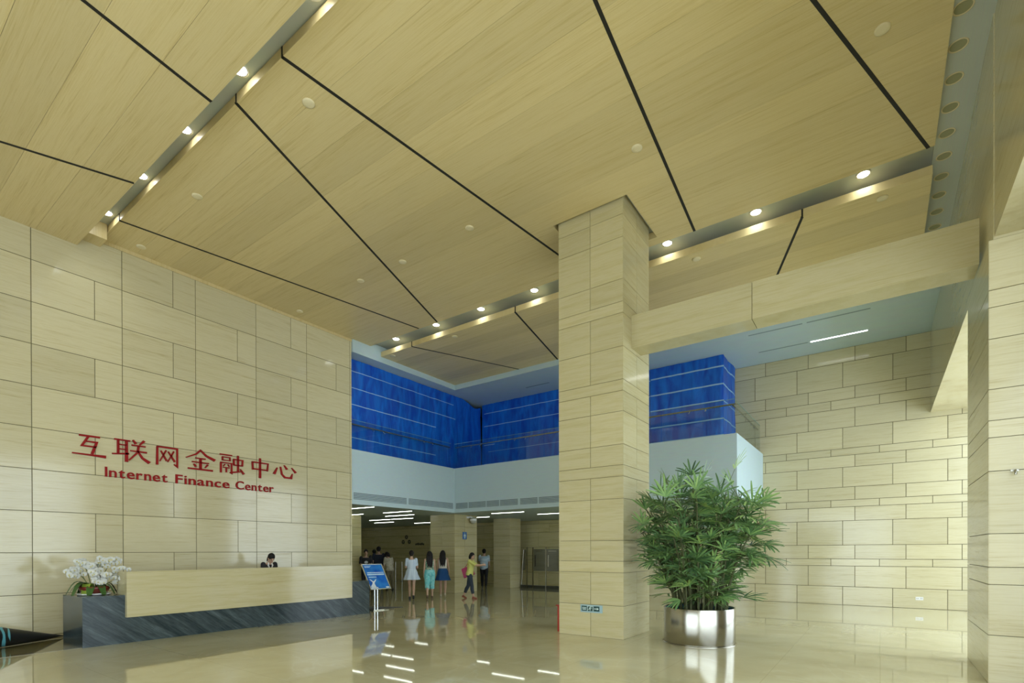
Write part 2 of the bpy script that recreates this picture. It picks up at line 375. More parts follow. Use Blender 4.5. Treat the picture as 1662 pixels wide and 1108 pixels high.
# ------------------------------------------------------------------ blue sheeting behind the balcony rail
from mathutils import noise as mn
def tarp_mat():
    m, n, l, b = newmat('blue_sheet')
    g = n.new('ShaderNodeNewGeometry'); v = n.new('ShaderNodeVectorMath'); v.operation = 'MULTIPLY'; v.inputs[1].default_value = (4.5, 4.5, 1.1)
    l.new(g.outputs['Position'], v.inputs[0])
    t = n.new('ShaderNodeTexNoise'); t.inputs['Scale'].default_value = 1; t.inputs['Detail'].default_value = 5; t.inputs['Distortion'].default_value = .8
    l.new(v.outputs[0], t.inputs['Vector'])
    rp = n.new('ShaderNodeValToRGB'); e = rp.color_ramp.elements
    e[0].position, e[0].color = .35, (.0, .062, .47, 1); e[1].position, e[1].color = .7, (.004, .17, .70, 1)
    l.new(t.outputs['Fac'], rp.inputs[0]); l.new(rp.outputs[0], b.inputs['Base Color'])
    b.inputs['Roughness'].default_value = .42
    bp = n.new('ShaderNodeBump'); bp.inputs['Strength'].default_value = .5; bp.inputs['Distance'].default_value = .05
    l.new(t.outputs['Fac'], bp.inputs['Height']); l.new(bp.outputs[0], b.inputs['Normal'])
    return m
M['tarp'] = tarp_mat(); M['tape'] = plain('pale_tape', (.33, .55, .80), .5)
def tarp(path, z0, z1, label, tapes, sag=None):
    pts = []
    for (a, b) in zip(path[:-1], path[1:]):
        a, b = Vector(a), Vector(b); L = (b-a).length; n = max(1, int(L/.11)); t = (b-a)/L; N = Vector((t.y, -t.x))
        for k in range(n): pts.append((a+t*(L*k/n), N))
    pts.append((Vector(path[-1]), N))
    m_ = int((z1-z0)/.13); mb = MB(); P = {}
    def pos(i, z, off=0.):
        p, N = pts[i]; q = Vector((p.x*2.4, p.y*2.4, z*.55)); edge = 1
        dsp = (mn.noise(q)*.035+mn.noise(q*3.1)*.014)*edge
        return (p.x+N.x*(dsp+off), p.y+N.y*(dsp+off), z)
    top = lambda i: z1-(sag(i/len(pts)) if sag else 0)
    n = len(pts); vs = []; fs = []
    for i in range(n):
        for k in range(m_+1): vs.append(pos(i, z0+(top(i)-z0)*k/m_))
    for i in range(n-1):
        for k in range(m_): a = i*(m_+1)+k; fs.append((a, a+m_+1, a+m_+2, a+1))
    mb.add(vs, fs, 0, 0, True)
    for z, h, i0, i1 in tapes:
        i0, i1 = int(i0*(n-1)), int(i1*(n-1)); vs = []; fs = []
        for i in range(i0, i1+1):
            for zz in (z-h/2, z+h/2): vs.append(pos(i, zz, .008))
        for i in range(i1-i0): fs.append((2*i, 2*i+2, 2*i+3, 2*i+1))
        mb.add(vs, fs, 1)
    return tag(mb.build('tarpaulin', [M['tarp'], M['tape']]), label, 'tarp', 'blue sheets closing off the upper floor')
TZ = [7.24, 6.72, 6.2, 5.17]
tarp([(-13.38, 9.9), (-13.38, 16.55)], 3.47, ZS-.01, 'wrinkled blue plastic sheet with pale tape lines above left parapet, beside marble wall', [(7.24, .022, 0, .75), (6.72, .024, 0, .78), (6.2, .026, 0, .6), (5.17, .022, 0, .6)],
     lambda f: .22*max(0, 1-abs(f-.93)/.1))
tarp([(-13.35, 16.6), (-6.2, 16.6)], 3.47, ZS-.005, 'darker blue plastic sheet along the back of the balcony, left of the column', [(7.24, .024, .03, 1), (6.72, .024, .03, 1), (5.95, .03, .03, .1), (5.67, .016, .05, 1), (5.17, .022, .03, 1), (4.62, .016, .05, 1)])
tarp([(-6.19, 16.6), (-3.9, 16.6), (-3.9, 18.18)], 3.47, ZS-.005, 'blue plastic sheet boxed round the balcony corner, right of the column', [(7.27, .045, 0, 1), (6.73, .045, 0, 1), (6.22, .04, 0, 1), (5.67, .04, 0, 1), (5.17, .035, 0, .6)])

# ------------------------------------------------------------------ glass balustrades
def railing(label, a, b, nx, ends=True):
    a, b = Vector((*a, 0)), Vector((*b, 0)); L = (b-a).length; t = (b-a)/L; nn = Vector((nx[0], nx[1], 0))
    root = tag(empty('glass_railing', (a.x, a.y, ZT)), label, 'railing', 'glass railings on the balcony')
    n = max(1, round(L/1.9))
    for k in range(n):
        p = MB(); q = a+t*(L*k/n+.01); p.obox((q.x, q.y, ZT-.0), t*(L/n-.02), nn*.012, (0, 0, .92))
        p.obox((q.x, q.y, ZT+.92), t*(L/n-.02), nn*.012, (0, 0, .008), 1)
        p.build('glass_pane', [M['glass'], M['glass_edge']], root)
        q2 = a+t*(L*(k+.5)/n)+nn*.012
        for s in (-.22, .22):
            br = MB(); br.tube([(q2+t*s)+Vector((0, 0, ZT+.72)), (q2+t*s)+nn*.06+Vector((0, 0, ZT+.74)), (q2+t*s)+nn*.06+Vector((0, 0, ZT+.78))], .012, 8)
            br.build('bracket', M['chrome'], root)
    h = MB(); h.tube([a+nn*.07+Vector((0, 0, ZT+.8)), b+nn*.07+Vector((0, 0, ZT+.8))], .022, 12); h.build('handrail', M['steel'], root)
    return root
railing('clear glass railing on the left white parapet', (FX-.08, 9.9), (FX-.08, 14.42), (-1, 0))
railing('clear glass railing on the long back parapet, passing behind the column', (FX-.05, FY+.06), (RX-.06, FY+.06), (0, 1))
railing('greenish glass railing on the right return of the balcony against stone wall', (RX-.08, FY+.24), (RX-.08, YB-.03), (-1, 0))

# ------------------------------------------------------------------ ceiling fittings
def downlight(x, y, z, label, lit=True, power=16.):
    root = tag(empty('ceiling_downlight', (x, y, z)), label, 'ceiling light', 'lit downlights in the ceiling slots')
    t = MB()
    t.loft([[(x+q*math.cos(2*PI*k/24), y+q*math.sin(2*PI*k/24), zz) for k in range(24)] for q, zz in ((.115, z), (.115, z-.012), (.09, z-.012), (.085, z-.002))], 0, False)
    t.build('trim_ring', M['white'], root)
    l_ = MB(); l_.cyl((x, y), .086, z-.012, z-.001, 24); l_.build('lens', M['lamp'], root)
    li = bpy.data.lights.new('bulb', 'SPOT'); li.energy = power; li.spot_size = math.radians(125); li.spot_blend = 1.0; li.shadow_soft_size = .08; li.color = (.93, 1, 1)
    lo = bpy.data.objects.new('bulb', li); C.objects.link(lo); lo.parent = root; lo.matrix_parent_inverse = root.matrix_world.inverted(); lo.location = (x, y, z-.03)
ordn = ['first', 'second', 'third', 'fourth', 'fifth', 'sixth', 'seventh', 'eighth', 'ninth', 'tenth']
for i, x in enumerate((-12.11, -10.43, -8.74, -7.06, -5.38, -3.70)):
    if i < 5: downlight(x, 3.57, 8.15, ['lit downlight at the wall end of the left ceiling slot', 'lit downlight second from the wall in the left ceiling slot', 'lit downlight third from the wall in the left ceiling slot', 'lit downlight fourth from the wall in the left ceiling slot', 'lit downlight cut by the top edge of the photo in the left ceiling slot'][i])
for i, x in enumerate((-12.11, -10.42, -8.76, -7.05, -3.68, -1.955, -.24)):
    downlight(x, 10.86, 8.15, ['lit downlight at the far left end of the back ceiling slot', 'lit downlight second from the left end of the back ceiling slot', 'lit downlight third from the left end of the back ceiling slot', 'lit downlight just left of the column in the back ceiling slot',
        'lit downlight just right of the column in the back ceiling slot', 'lit downlight above the middle of the stone beam in back slot', 'lit downlight at the right end of the back ceiling slot'][i])
def disc(x, y, z, label):
    t = MB(); t.loft([[(x+q*math.cos(2*PI*k/24), y+q*math.sin(2*PI*k/24), zz) for k in range(24)] for q, zz in ((.085, z), (.085, z-.012), (.07, z-.02), (.03, z-.022))])
    tag(t.build('ceiling_disc', M['disc']), label, 'ceiling disc', 'small round covers in the ceiling veneer')
for (x, y, z, lb) in [(-12.58, 4.3, 8, 'small round ceiling cover above the marble wall near the left slot'), (-9.98, 4.28, 8, 'small round ceiling cover between the two left black grooves'),
    (-6.62, 4.32, 8, 'small round ceiling cover right of the long black groove near left slot'), (-12.545, 7.9, 8, 'small round ceiling cover hugging the top of the marble wall'),
    (-9.97, 7.85, 8, 'dim small round ceiling cover nearer the marble wall of a close pair'), (-8.57, 7.88, 8, 'small spiky round ceiling cover left of the long black groove'), (-6.6, 7.83, 8, 'small round ceiling cover just right of the long groove, left of column'),
    (-3.14, 7.83, 8, 'small round ceiling cover above and right of the column'), (.02, 7.8, 8, 'small round ceiling cover at the upper right beside the grey strip'),
    (-12.54, 11.1, 7.8, 'small round cover at the far left tip of the back ceiling panel'), (-9.98, 11.16, 7.8, 'small round cover on back ceiling panel behind the lit slot'), (-3.17, 11.19, 7.8, 'small round cover on ceiling panel between column and beam'), (.03, 11.17, 7.8, 'small round cover on the ceiling panel right of the short groove')]:
    disc(x, y, z, lb)
mb = MB(); mb.box((.70, -6, 8.09), (1.12, 14.6, 8.15)); mb.build('edge_strip', M['soffit_grey'], ceiling)
M['recess'] = plain('lamp_recess', (.30, .30, .16), .35)
for i in range(11):
    y = 13.35-.577*i; x = .885-.009*i; z = 8.09
    root = tag(empty('recessed_downlight', (x, y, z)), ['unlit round recessed light nearest the stone beam in the grey strip'][0] if i == 0 else f'unlit round recessed light, {ordn[i] if i < 10 else "eleventh"} from the beam along the grey strip', 'ceiling light', 'unlit recessed lights in the grey ceiling strip')
    t = MB(); n = 28
    t.loft([[(x+q*math.cos(2*PI*k/n), y+q*math.sin(2*PI*k/n), zz) for k in range(n)] for q, zz in ((.105, z+.001), (.105, z-.008), (.094, z-.010), (.088, z-.004))], 0, False); t.build('trim_ring', M['disc'], root)
    t = MB(); t.loft([[(x+q*math.cos(2*PI*k/n), y+q*math.sin(2*PI*k/n), zz) for k in range(n)] for q, zz in ((.088, z-.004), (.075, z-.001))], 0, False); t.cyl((x, y), .075, z-.003, z-.001, n); t.build('reflector', M['recess'], root)

# white line light over the balcony, tube lights in the lower hall
mb = MB(); mb.box((-1.63, 17.08, ZS-.006), (-.28, 17.13, ZS+.01)); tag(mb.build('line_light', M['led']), 'bright white line light in the pale ceiling over the balcony', 'ceiling light')
for i, (x0, x1, y, lb) in enumerate([(-15.1, -13.6, 12.9, 'tube light nearest the white parapet in lower hall ceiling'), (-16.5, -14.85, 14.2, 'second tube light back from the parapet in lower hall'), (-17.8, -16.45, 15.67, 'right half of the long tube light over the hall visitors'), (-19.3, -17.9, 15.67, 'left half of the long tube light over the hall visitors'),
        (-20.8, -19.4, 17.2, 'short tube light deep in the hall, left of the wall emblem'), (-19.4, -18.2, 18.6, 'short tube light near the back wall beside the hall column'), (-14.6, -13.3, 10.97, 'tube light at the edge of the marble wall in lower hall'), (-17.4, -16.2, 12.83, 'tube light end above the leftmost hall visitor'),
        (-12.08, -10.6, 15.6, 'tube light under the balcony right of the hall column'), (-14.3, -13.3, 17.0, 'short tube light above the man in pale shirt'), (-10.9, -8.6, 17.0, 'tube light under the balcony just left of the main column'), (-7.5, -5.9, 16, 'added tube light under the balcony, unseen behind the main column'),  # last one here is an unseen extra for hall light
        (-24.5, -22.9, 12, 'added unseen tube light at far left of hall, behind marble wall'), (-24.5, -22.9, 14.5, 'added unseen tube light in the left hall bay behind marble wall'), (-21.5, -19.9, 11, 'added unseen tube light near the side wall behind marble wall'), (-28, -26.4, 14, 'added unseen leftmost tube light in the lower hall'), (-28, -26.4, 18, 'added unseen leftmost rear tube light in the lower hall')]):  # unseen tubes added to brighten the lower hall
    t = MB(); t.box((x0, y-.016, ZBt-.012), (x1, y+.016, ZBt)); tag(t.build('tube_light', M['tube']), lb, 'ceiling light', 'tube lights in the lower hall')

# ------------------------------------------------------------------ reception desk
root = tag(empty('reception_desk', (-10.93, 5.85, 0)), 'long reception desk with pale stone counter on blue grey granite plinth', 'reception desk')
PX = -10.93
mb = MB(); mb.box((PX-1.05, 2.86, 0), (PX, 3.47, .855)); mb.box((PX-.7, 3.47, 0), (PX-.02, 8.25, .46)); mb.box((PX-1.05, 8.25, 0), (PX, 8.85, .855))
mb.box((PX-.05, 3.47, 0), (PX, 8.25, .46))
mb.build('plinth', M['granite'], root)
mb = MB(); mb.box((PX-.02, 3.465, .46), (PX+.08, 8.255, 1.27), 0, .35); mb.box((PX-.42, 3.475, .855), (PX-.02, 3.53, 1.262), 0, .8); mb.box((PX-.42, 8.19, .855), (PX-.02, 8.25, 1.262), 0, .5)
mb.box((PX-.3, 3.53, 1.23), (PX-.02, 8.19, 1.265), 0, .6)
mb.build('counter_front', M['marble_warm'], root)
mb = MB(); mb.box((PX-1.0, 3.53, .74), (PX-.3, 8.19, .78)); mb.build('worktop', M['marble_dark'], root)

# ------------------------------------------------------------------ wall lettering
def ribbon(mb, pts, wd, place, th=.03):
    """one brush stroke as a bevel-ended slab; pts in glyph units, place() maps (x, y, depth) to the room"""
    pts = [Vector(p) for p in pts]
    if not isinstance(wd, (list, tuple)): wd = [wd]*len(pts)
    L, R = [], []
    for i, p in enumerate(pts):
        a = (p-pts[i-1]).normalized() if i else None; b = (pts[i+1]-p).normalized() if i < len(pts)-1 else None
        t = ((a or b)+(b or a)); t = t.normalized() if t.length > 1e-6 else a
        nrm = Vector((-t.y, t.x)); k = 1
        if a is not None and b is not None: k = min(1.6, 1/max(.35, nrm.dot(Vector((-a.y, a.x)))))
        L.append(p+nrm*wd[i]/2*k); R.append(p-nrm*wd[i]/2*k)
    n = len(pts); vs = []
    for dz in (0, th):
        for q in L+R: vs.append(place(q.x, q.y, dz))
    fs = []
    for i in range(n-1):
        fs += [(2*n+i, 2*n+n+i, 2*n+n+i+1, 2*n+i+1), (i, i+1, n+i+1, n+i), (i, 2*n+i, 2*n+i+1, i+1), (n+i, n+i+1, 3*n+i+1, 3*n+i)]
    fs += [(0, n, 3*n, 2*n), (n-1, 3*n-1, 4*n-1, 2*n-1)]
    mb.add(vs, fs)
V_, H_ = 11, 7
glyphs = {
 'hu': ([[(20, 90), (82, 91)], [(47, 88), (28, 46), (70, 46)], [(40, 67), (72, 67), (58, 14)], [(0, 10), (50, 9), (100, 8)]], [[8, 9], [9, 9, 8], [7, 9, 10], [6, 8, 14]]),
 'lian': ([[(4, 89), (50, 89)], [(15, 88), (15, 30)], [(39, 88), (39, -2)], [(15, 69), (39, 69)], [(15, 50), (39, 50)], [(-2, 26), (46, 34)], [(58, 96), (67, 80)], [(92, 98), (78, 78)], [(54, 73), (96, 73)], [(50, 48), (100, 48)], [(75, 73), (72, 44), (46, 6)], [(74, 46), (86, 22), (108, 4)]],
          [[7, 7], 8, [9, 11], 6, 6, [6, 9], [6, 10], [10, 6], 7, [6, 8], [8, 8, 5], [6, 9, 14]]),
 'wang': ([[(10, 90), (9, 4)], [(8, 89), (92, 89), (92, 4), (78, 14)], [(24, 72), (48, 26)], [(46, 76), (20, 22)], [(54, 72), (82, 26)], [(78, 76), (52, 22)]], [[9, 11], [8, 8, 11, 5], [6, 9], [7, 5], [6, 9], [7, 5]]),
 'jin': ([[(52, 100), (34, 76), (0, 54)], [(50, 98), (70, 74), (102, 56)], [(32, 57), (68, 57)], [(20, 37), (80, 37)], [(50, 57), (50, 4)], [(26, 28), (34, 14)], [(76, 30), (66, 14)], [(6, 3), (94, 3)]], [[8, 8, 5], [7, 10, 15], 7, 7, 10, [6, 10], [9, 5], [8, 10]]),
 'rong': ([[(2, 96), (52, 96)], [(13, 84), (13, 65)], [(11, 84), (43, 84), (43, 65)], [(13, 67), (43, 67)], [(6, 54), (6, 0)], [(4, 54), (50, 54), (50, 2), (42, 6)], [(23, 47), (16, 35)], [(34, 47), (41, 35)], [(15, 29), (42, 29)], [(28, 29), (28, 4)], [(59, 78), (60, 46)], [(57, 78), (97, 78), (95, 46)], [(60, 48), (95, 48)], [(77, 100), (77, 14)], [(54, 8), (94, 17)], [(86, 30), (102, 4)]],
          [8, 7, [6, 6, 7], 6, 8, [7, 7, 9, 5], 5, 5, 6, 7, 8, [7, 7, 8], 7, 9, [9, 7], [5, 12]]),
 'zhong': ([[(8, 78), (10, 36)], [(5, 77), (95, 77), (90, 36)], [(10, 41), (90, 41)], [(50, 102), (50, -6)]], [10, [8, 8, 10], 8, [12, 13]]),
 'xin': ([[(16, 62), (2, 22)], [(30, 70), (36, 26), (50, 8), (78, 8), (84, 36)], [(46, 82), (60, 58)], [(80, 72), (100, 44)]], [[6, 13], [7, 9, 11, 12, 4], [5, 12], [5, 13]])}
ext = [('hu', 3.237, 3.783, 3.53, 3.99), ('lian', 3.90, 4.51, 3.53, 4.02), ('wang', 4.66, 5.14, 3.52, 3.99), ('jin', 5.284, 5.902, 3.53, 4.0), ('rong', 6.015, 6.59, 3.53, 3.99), ('zhong', 6.78, 7.25, 3.53, 4.0), ('xin', 7.377, 8.008, 3.56, 4.0)]
root = tag(empty('chinese_wall_sign', (XL, 5.6, 3.5)), 'row of seven large red Chinese characters mounted on marble wall', 'wall sign')
for g, y0, y1, z0, z1 in ext:
    mb = MB(); st, wd = glyphs[g]
    for s_, w_ in zip(st, wd): ribbon(mb, s_, [q*.86 for q in w_] if isinstance(w_, list) else w_*.86, lambda x, y, dz: (XL+.004+dz, y0+(y1-y0)*x/100, z0+(z1-z0)*y/100), .03)
    mb.build('character', M['red'], root)
def text_mesh(s, offset=0.):
    cu = bpy.data.curves.new('t', 'FONT'); cu.body = s; cu.size = 1; cu.offset = offset; cu.extrude = .06; cu.resolution_u = 6
    o = bpy.data.objects.new('t', cu); C.objects.link(o); bpy.context.view_layer.update()
    me = bpy.data.meshes.new_from_object(o.evaluated_get(bpy.context.evaluated_depsgraph_get()))
    vs = [tuple(v.co) for v in me.vertices]; fs = [tuple(p.vertices) for p in me.polygons]
    bpy.data.objects.remove(o); bpy.data.meshes.remove(me); return vs, fs
root = tag(empty('english_wall_sign', (XL, 5.6, 3.16)), 'red English lettering below the Chinese characters on marble wall', 'wall sign')
capz = .2
for word, a, b in (('Internet', 3.765, 4.905), ('Finance', 5.066, 6.25), ('Center', 6.40, 7.38)):
    ch = [text_mesh(c, .013) for c in word]
    wds = [(min(v[0] for v in vs), max(v[0] for v in vs)) for vs, _ in ch]; caph = max(v[1] for v in ch[0][0]) if word[0] != 'C' else None
    caph = caph or .7
    sx = (b-a)/(sum(q-p for p, q in wds)+.10*(len(word)-1)); x = a; sz = capz/caph
    for (vs, fs), (p, q) in zip(ch, wds):
        mb = MB(); mb.add([(XL+.004+max(0, v[2]+.06)*.2, x+(v[0]-p)*sx, 3.17+v[1]*sz) for v in vs], fs); mb.build('letter', M['red'], root); x += (q-p+.10)*sx

# ------------------------------------------------------------------ small fittings
root = tag(empty('exit_sign', (-4.44, 8.81, .45)), 'small green and white exit sign with arrow low on the column', 'exit sign')
mb = MB(); mb.box((-4.675, 8.80, .455), (-4.215, 8.81, .60)); mb.build('plate', plain('pale_blue_plate', (.33, .48, .52), .35), root)
M['green'] = plain('sign_green', (.012, .06, .055), .3, emit=0); M['signwhite'] = plain('sign_white', (.62, .78, .74), .4)
mb = MB()
for x0, x1 in ((-4.645, -4.535), (-4.525, -4.405), (-4.395, -4.275)): mb.box((x0, 8.796, .482), (x1, 8.80, .578))
mb.build('green_cell', M['green'], root)
def sxz(x, y, dz): return (x, 8.796-dz, y)
mb = MB()
for p in ([(-4.632, .548), (-4.548, .548)], [(-4.632, .536), (-4.548, .536)], [(-4.625, .518), (-4.552, .518)], [(-4.625, .508), (-4.552, .508)]): ribbon(mb, p, .007, lambda x, y, dz: sxz(x, y, dz), .001)
ribbon(mb, [(-4.522, .485), (-4.522, .575), (-4.408, .575), (-4.408, .485)], .008, sxz, .001)
mb.build('lettering', M['signwhite'], root)
mb = MB()
for p, w_ in (([(-4.462, .55), (-4.474, .525)], .016), ([(-4.474, .528), (-4.458, .514), (-4.468, .494)], .009), ([(-4.474, .526), (-4.49, .512), (-4.507, .51)], .009), ([(-4.464, .546), (-4.445, .535), (-4.434, .541)], .008), ([(-4.464, .546), (-4.485, .545), (-4.493, .531)], .008)): ribbon(mb, p, w_, sxz, .001)
mb.build('running_figure', M['signwhite'], root)
mb = MB(); ribbon(mb, [(-4.461, .561), (-4.443, .561)], [.012, .018], sxz, .001)
mb.build('figure_head', M['signwhite'], root)
mb = MB(); ribbon(mb, [(-4.38, .53), (-4.32, .53)], .014, sxz, .001); ribbon(mb, [(-4.325, .53), (-4.288, .53)], [.05, .002], sxz, .001); mb.build('arrow', M['signwhite'], root)

root = tag(empty('power_socket', (.88, YB, .28)), 'white double power socket low on the pale right wall', 'socket')
mb = MB(); mb.box((.80, YB-.012, .235), (.97, YB, .325)); mb.build('plate', M['white'], root)
for x in (.845, .925):
    for dx in (-.015, .015): mb = MB(); mb.box((x+dx-.004, YB-.014, .27), (x+dx+.004, YB-.012, .295)); mb.build('pin_slot', M['black'], root)
mb = MB(); mb.tube([(1.30, 8.47, 2.565), (1.30, 8.42, 2.565), (1.30, 8.40, 2.54), (1.30, 8.41, 2.51)], .012, 8); mb.box((1.265, 8.455, 2.555), (1.335, 8.47, 2.575)); tag(mb.build('wall_hook', M['steel']), 'tiny metal hook on the front of the right pillar', 'hook')
root = tag(empty('extinguisher_cabinet', (-5.3, 9.3, 0)), 'red extinguisher box peeking out behind the left edge of column', 'extinguisher box')
mb = MB(); mb.box((-5.30, 9.0, .0), (-5.155, 9.5, .52)); mb.build('body', M['redbox'], root)
mb = MB(); mb.box((-5.33, 8.985, .515), (-5.155, 9.515, .535)); mb.build('lid', M['redbox'], root)
root = tag(empty('dome_camera', (-13.35, 15.79, 2.95)), 'pale round dome camera on bracket high on the hall column', 'camera')
mb = MB(); mb.box((-13.35, 15.6, 2.93), (-13.3, 15.72, 3.0)); mb.tube([(-13.32, 15.66, 2.97), (-13.22, 15.7, 2.98), (-13.16, 15.78, 2.93)], .03, 8); mb.build('bracket', M['white'], root)
mb = MB(); mb.ball((-13.16, 15.79, 2.84), (.13, .13, .13)); mb.build('dome', plain('pale_dome', (.5, .5, .42), .3), root)
mb = MB(); mb.cyl((-13.16, 15.79), .135, 2.83, 2.9, 20); mb.build('housing', M['white'], root)
root = tag(empty('pictogram_sign', (-13.35, 15.48, 2.23)), 'small blue square sign with white figure on hall column', 'sign')
mb = MB(); mb.box((-13.35, 15.36, 2.09), (-13.335, 15.6, 2.38)); mb.build('plate', plain('sign_blue', (.05, .16, .42), .35), root)
mb = MB(); f = lambda x, y, dz: (-13.335+dz, x, y)
for p, w_ in (([(15.48, 2.29), (15.48, 2.2)], .06), ([(15.465, 2.2), (15.46, 2.12)], .025), ([(15.495, 2.2), (15.5, 2.12)], .025), ([(15.44, 2.28), (15.42, 2.2)], .02), ([(15.52, 2.28), (15.54, 2.2)], .02), ([(15.465, 2.33), (15.495, 2.33)], .03)): ribbon(mb, p, w_, f, .002)
mb.build('figure', M['signwhite'], root)
mb = MB(); f = lambda x, y, dz: (x, 20.498-dz, y)
for cx, cy in ((-22.03, 2.43), (-22.3, 2.16), (-21.8, 2.16)):
    ribbon(mb, [(cx+.08*math.cos(q*PI/6), cy+.08*math.sin(q*PI/6)) for q in range(13)], .07, f, .02)
tag(mb.build('wall_emblem', plain('bronze_letters', (.09, .08, .04), .4)), 'dark three lobed emblem on the dim back wall of lower hall', 'emblem')
mb = MB()
for k in range(7): mb.box((-21.3+.1*k, 20.47, 1.96+.02*(k % 2)), (-21.3+.1*k+.07, 20.498, 2.06+.02*(k % 3)))
tag(mb.build('wall_caption', plain('bronze_caption', (.10, .09, .045), .4)), 'short dark caption right of the emblem on dim back wall', 'emblem')

# two slim gate posts in the hall
for x, y, lb in ((-21.4, 19.1, 'slim steel gate post nearer the hall visitors'), (-21.1, 19.3, 'slim steel gate post behind the woman in white dress')):
    root = tag(empty('gate_post', (x, y, 0)), lb, 'post', 'gate posts in the hall')
    mb = MB(); mb.cyl((x, y), .028, .012, 1.05, 14); mb.build('post', M['steel'], root)
    mb = MB(); mb.cyl((x, y), .11, 0, .012, 18); mb.build('foot_plate', M['black'], root)

# directory board
root = tag(empty('directory_stand', (-12, 18.97, 0)), 'freestanding directory of three glass boards on slim posts in hall', 'directory stand')
mb = MB(); mb.box((-13.0, 18.85, .0), (-10.9, 19.1, .12)); mb.build('base', plain('dark_base', (.05, .05, .035), .4), root)
for x in (-12.62, -12.31, -11.65, -10.98):
    mb = MB(); mb.box((x-.018, 18.8, 0), (x+.018, 18.84, 1.78)); mb.build('post', M['steel'], root)
M['board'] = stone('smoked_board', [(.3, (.13, .13, .09)), (.7, (.2, .19, .12))], (.5, .5, 5), rough=.1)
for a, b in ((-12.27, -11.69), (-11.61, -11.02)):
    mb = MB(); mb.box((a, 18.805, .76), (b, 18.825, 1.7)); o = mb.build('board', M['board'], root)
    t = MB(); t.box((a+.1, 18.795, 1.6), (b-.1, 18.804, 1.63)); t.box((a+.06, 18.795, 1.45), (a+.12, 18.804, .95)); t.build('notice', M['steel'], o)
mb = MB(); mb.obox((-12.98, 19.0, .78), (.2, -.12, 0), (.01, .02, 0), (.05, 0, .9)); mb.build('board', M['board'], root)
mb = MB(); mb.tube([(-13.05, 19.0, .02), (-12.93, 19.0, 1.68)], .015, 8); mb.build('strut', M['steel'], root)

# poster stand beside the desk
root = tag(empty('poster_stand', (-11.3, 9.38, 0)), 'tilted blue poster on a twin pole floor stand right of desk', 'poster stand')
mb = MB(); mb.box((-11.52, 9.12, 0), (-11.08, 9.64, .012)); mb.box((-11.42, 9.2, .012), (-11.18, 9.56, .03)); mb.build('base_plate', M['chrome'], root)
for y in (9.33, 9.43):
    mb = MB(); mb.tube([(-11.3, y, .02), (-11.3, y, .78)], .018, 12); mb.build('pole', M['chrome'], root)
B0 = Vector((-11.13, 9.06, .60)); Uh = Vector((.03, .66, -.005)); Up = Vector((-.36, -.02, .66)); Nn = Uh.cross(Up).normalized()
def onb(s, t, dz): return B0+Uh*s+Up*t+Nn*dz
mb = MB(); mb.obox(B0, Uh, Up, -Nn*.02); mb.build('board', plain('poster_back', (.4, .45, .47), .4), root)
mb = MB()
for a, b in (((0, 0), (1, 0)), ((1, 0), (1, 1)), ((1, 1), (0, 1)), ((0, 1), (0, 0))):
    p, q = onb(*a, .008), onb(*b, .008); mb.tube([p, q], .018, 8)
mb.build('frame', M['chrome'], root)
pm, pn, pl_, pb = newmat('blue_poster')
g = pn.new('ShaderNodeNewGeometry'); v = pn.new('ShaderNodeTexNoise'); v.inputs['Scale'].default_value = 4; pl_.new(g.outputs['Position'], v.inputs['Vector'])
rp = pn.new('ShaderNodeValToRGB'); rp.color_ramp.elements[0].position = .3; rp.color_ramp.elements[0].color = (.0, .07, .38, 1); rp.color_ramp.elements[1].position = .75; rp.color_ramp.elements[1].color = (.03, .22, .55, 1)
pl_.new(v.outputs['Fac'], rp.inputs[0]); pl_.new(rp.outputs[0], pb.inputs['Base Color']); pb.inputs['Roughness'].default_value = .3
mb = MB(); mb.obox(onb(.02, .02, .001), Uh*.96, Up*.96, Nn*.004); poster = mb.build('poster', pm, root)
M['ptext'] = plain('poster_text', (.55, .72, .82), .4)
mb = MB(); fp = lambda x, y, dz: tuple(onb(x, y, .006+dz))
for x0, x1, y in ((.1, .42, .93), (.1, .34, .885), (.12, .95, .66), (.12, .5, .48)):
    x = x0
    while x < x1: q = min(x1, x+.03+.05*random.random()); ribbon(mb, [(x, y), (q, y)], .035 if y < .9 else .018, fp, .001); x = q+.012
    mb.build('text_line', M['ptext'], poster); mb = MB()
x = .1
while x < .93: q = x+.03+.04*random.random(); ribbon(mb, [(x, .585), (q, .585)], .055, fp, .001); x = q+.01
mb.build('text_line', M['ptext'], poster)
mb = MB()
for p, w_ in (([(.2, .06), (.24, .2), (.27, .3)], [.3, .12, .06]), ([(.27, .27), (.17, .36), (.12, .4)], [.06, .04, .01]), ([(.28, .27), (.38, .34), (.45, .4)], [.06, .04, .01]), ([(.05, .05), (.4, .05)], .06)): ribbon(mb, p, w_, fp, .001)
M['pwhite'] = plain('poster_white', (.7, .75, .76), .4); mb.build('picture', M['pwhite'], poster)
mb = MB(); ribbon(mb, [(.8, .06), (.95, .06)], .05, fp, .001); mb.build('badge', M['pwhite'], poster)

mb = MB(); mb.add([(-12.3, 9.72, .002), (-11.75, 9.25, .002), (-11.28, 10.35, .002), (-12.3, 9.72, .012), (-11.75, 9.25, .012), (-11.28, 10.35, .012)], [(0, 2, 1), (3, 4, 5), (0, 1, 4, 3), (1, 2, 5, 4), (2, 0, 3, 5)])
tag(mb.build('floor_surface', M['black']), 'dark pointed wedge flat on the floor just behind the poster stand', 'mat')  # thin black triangle lying on the floor
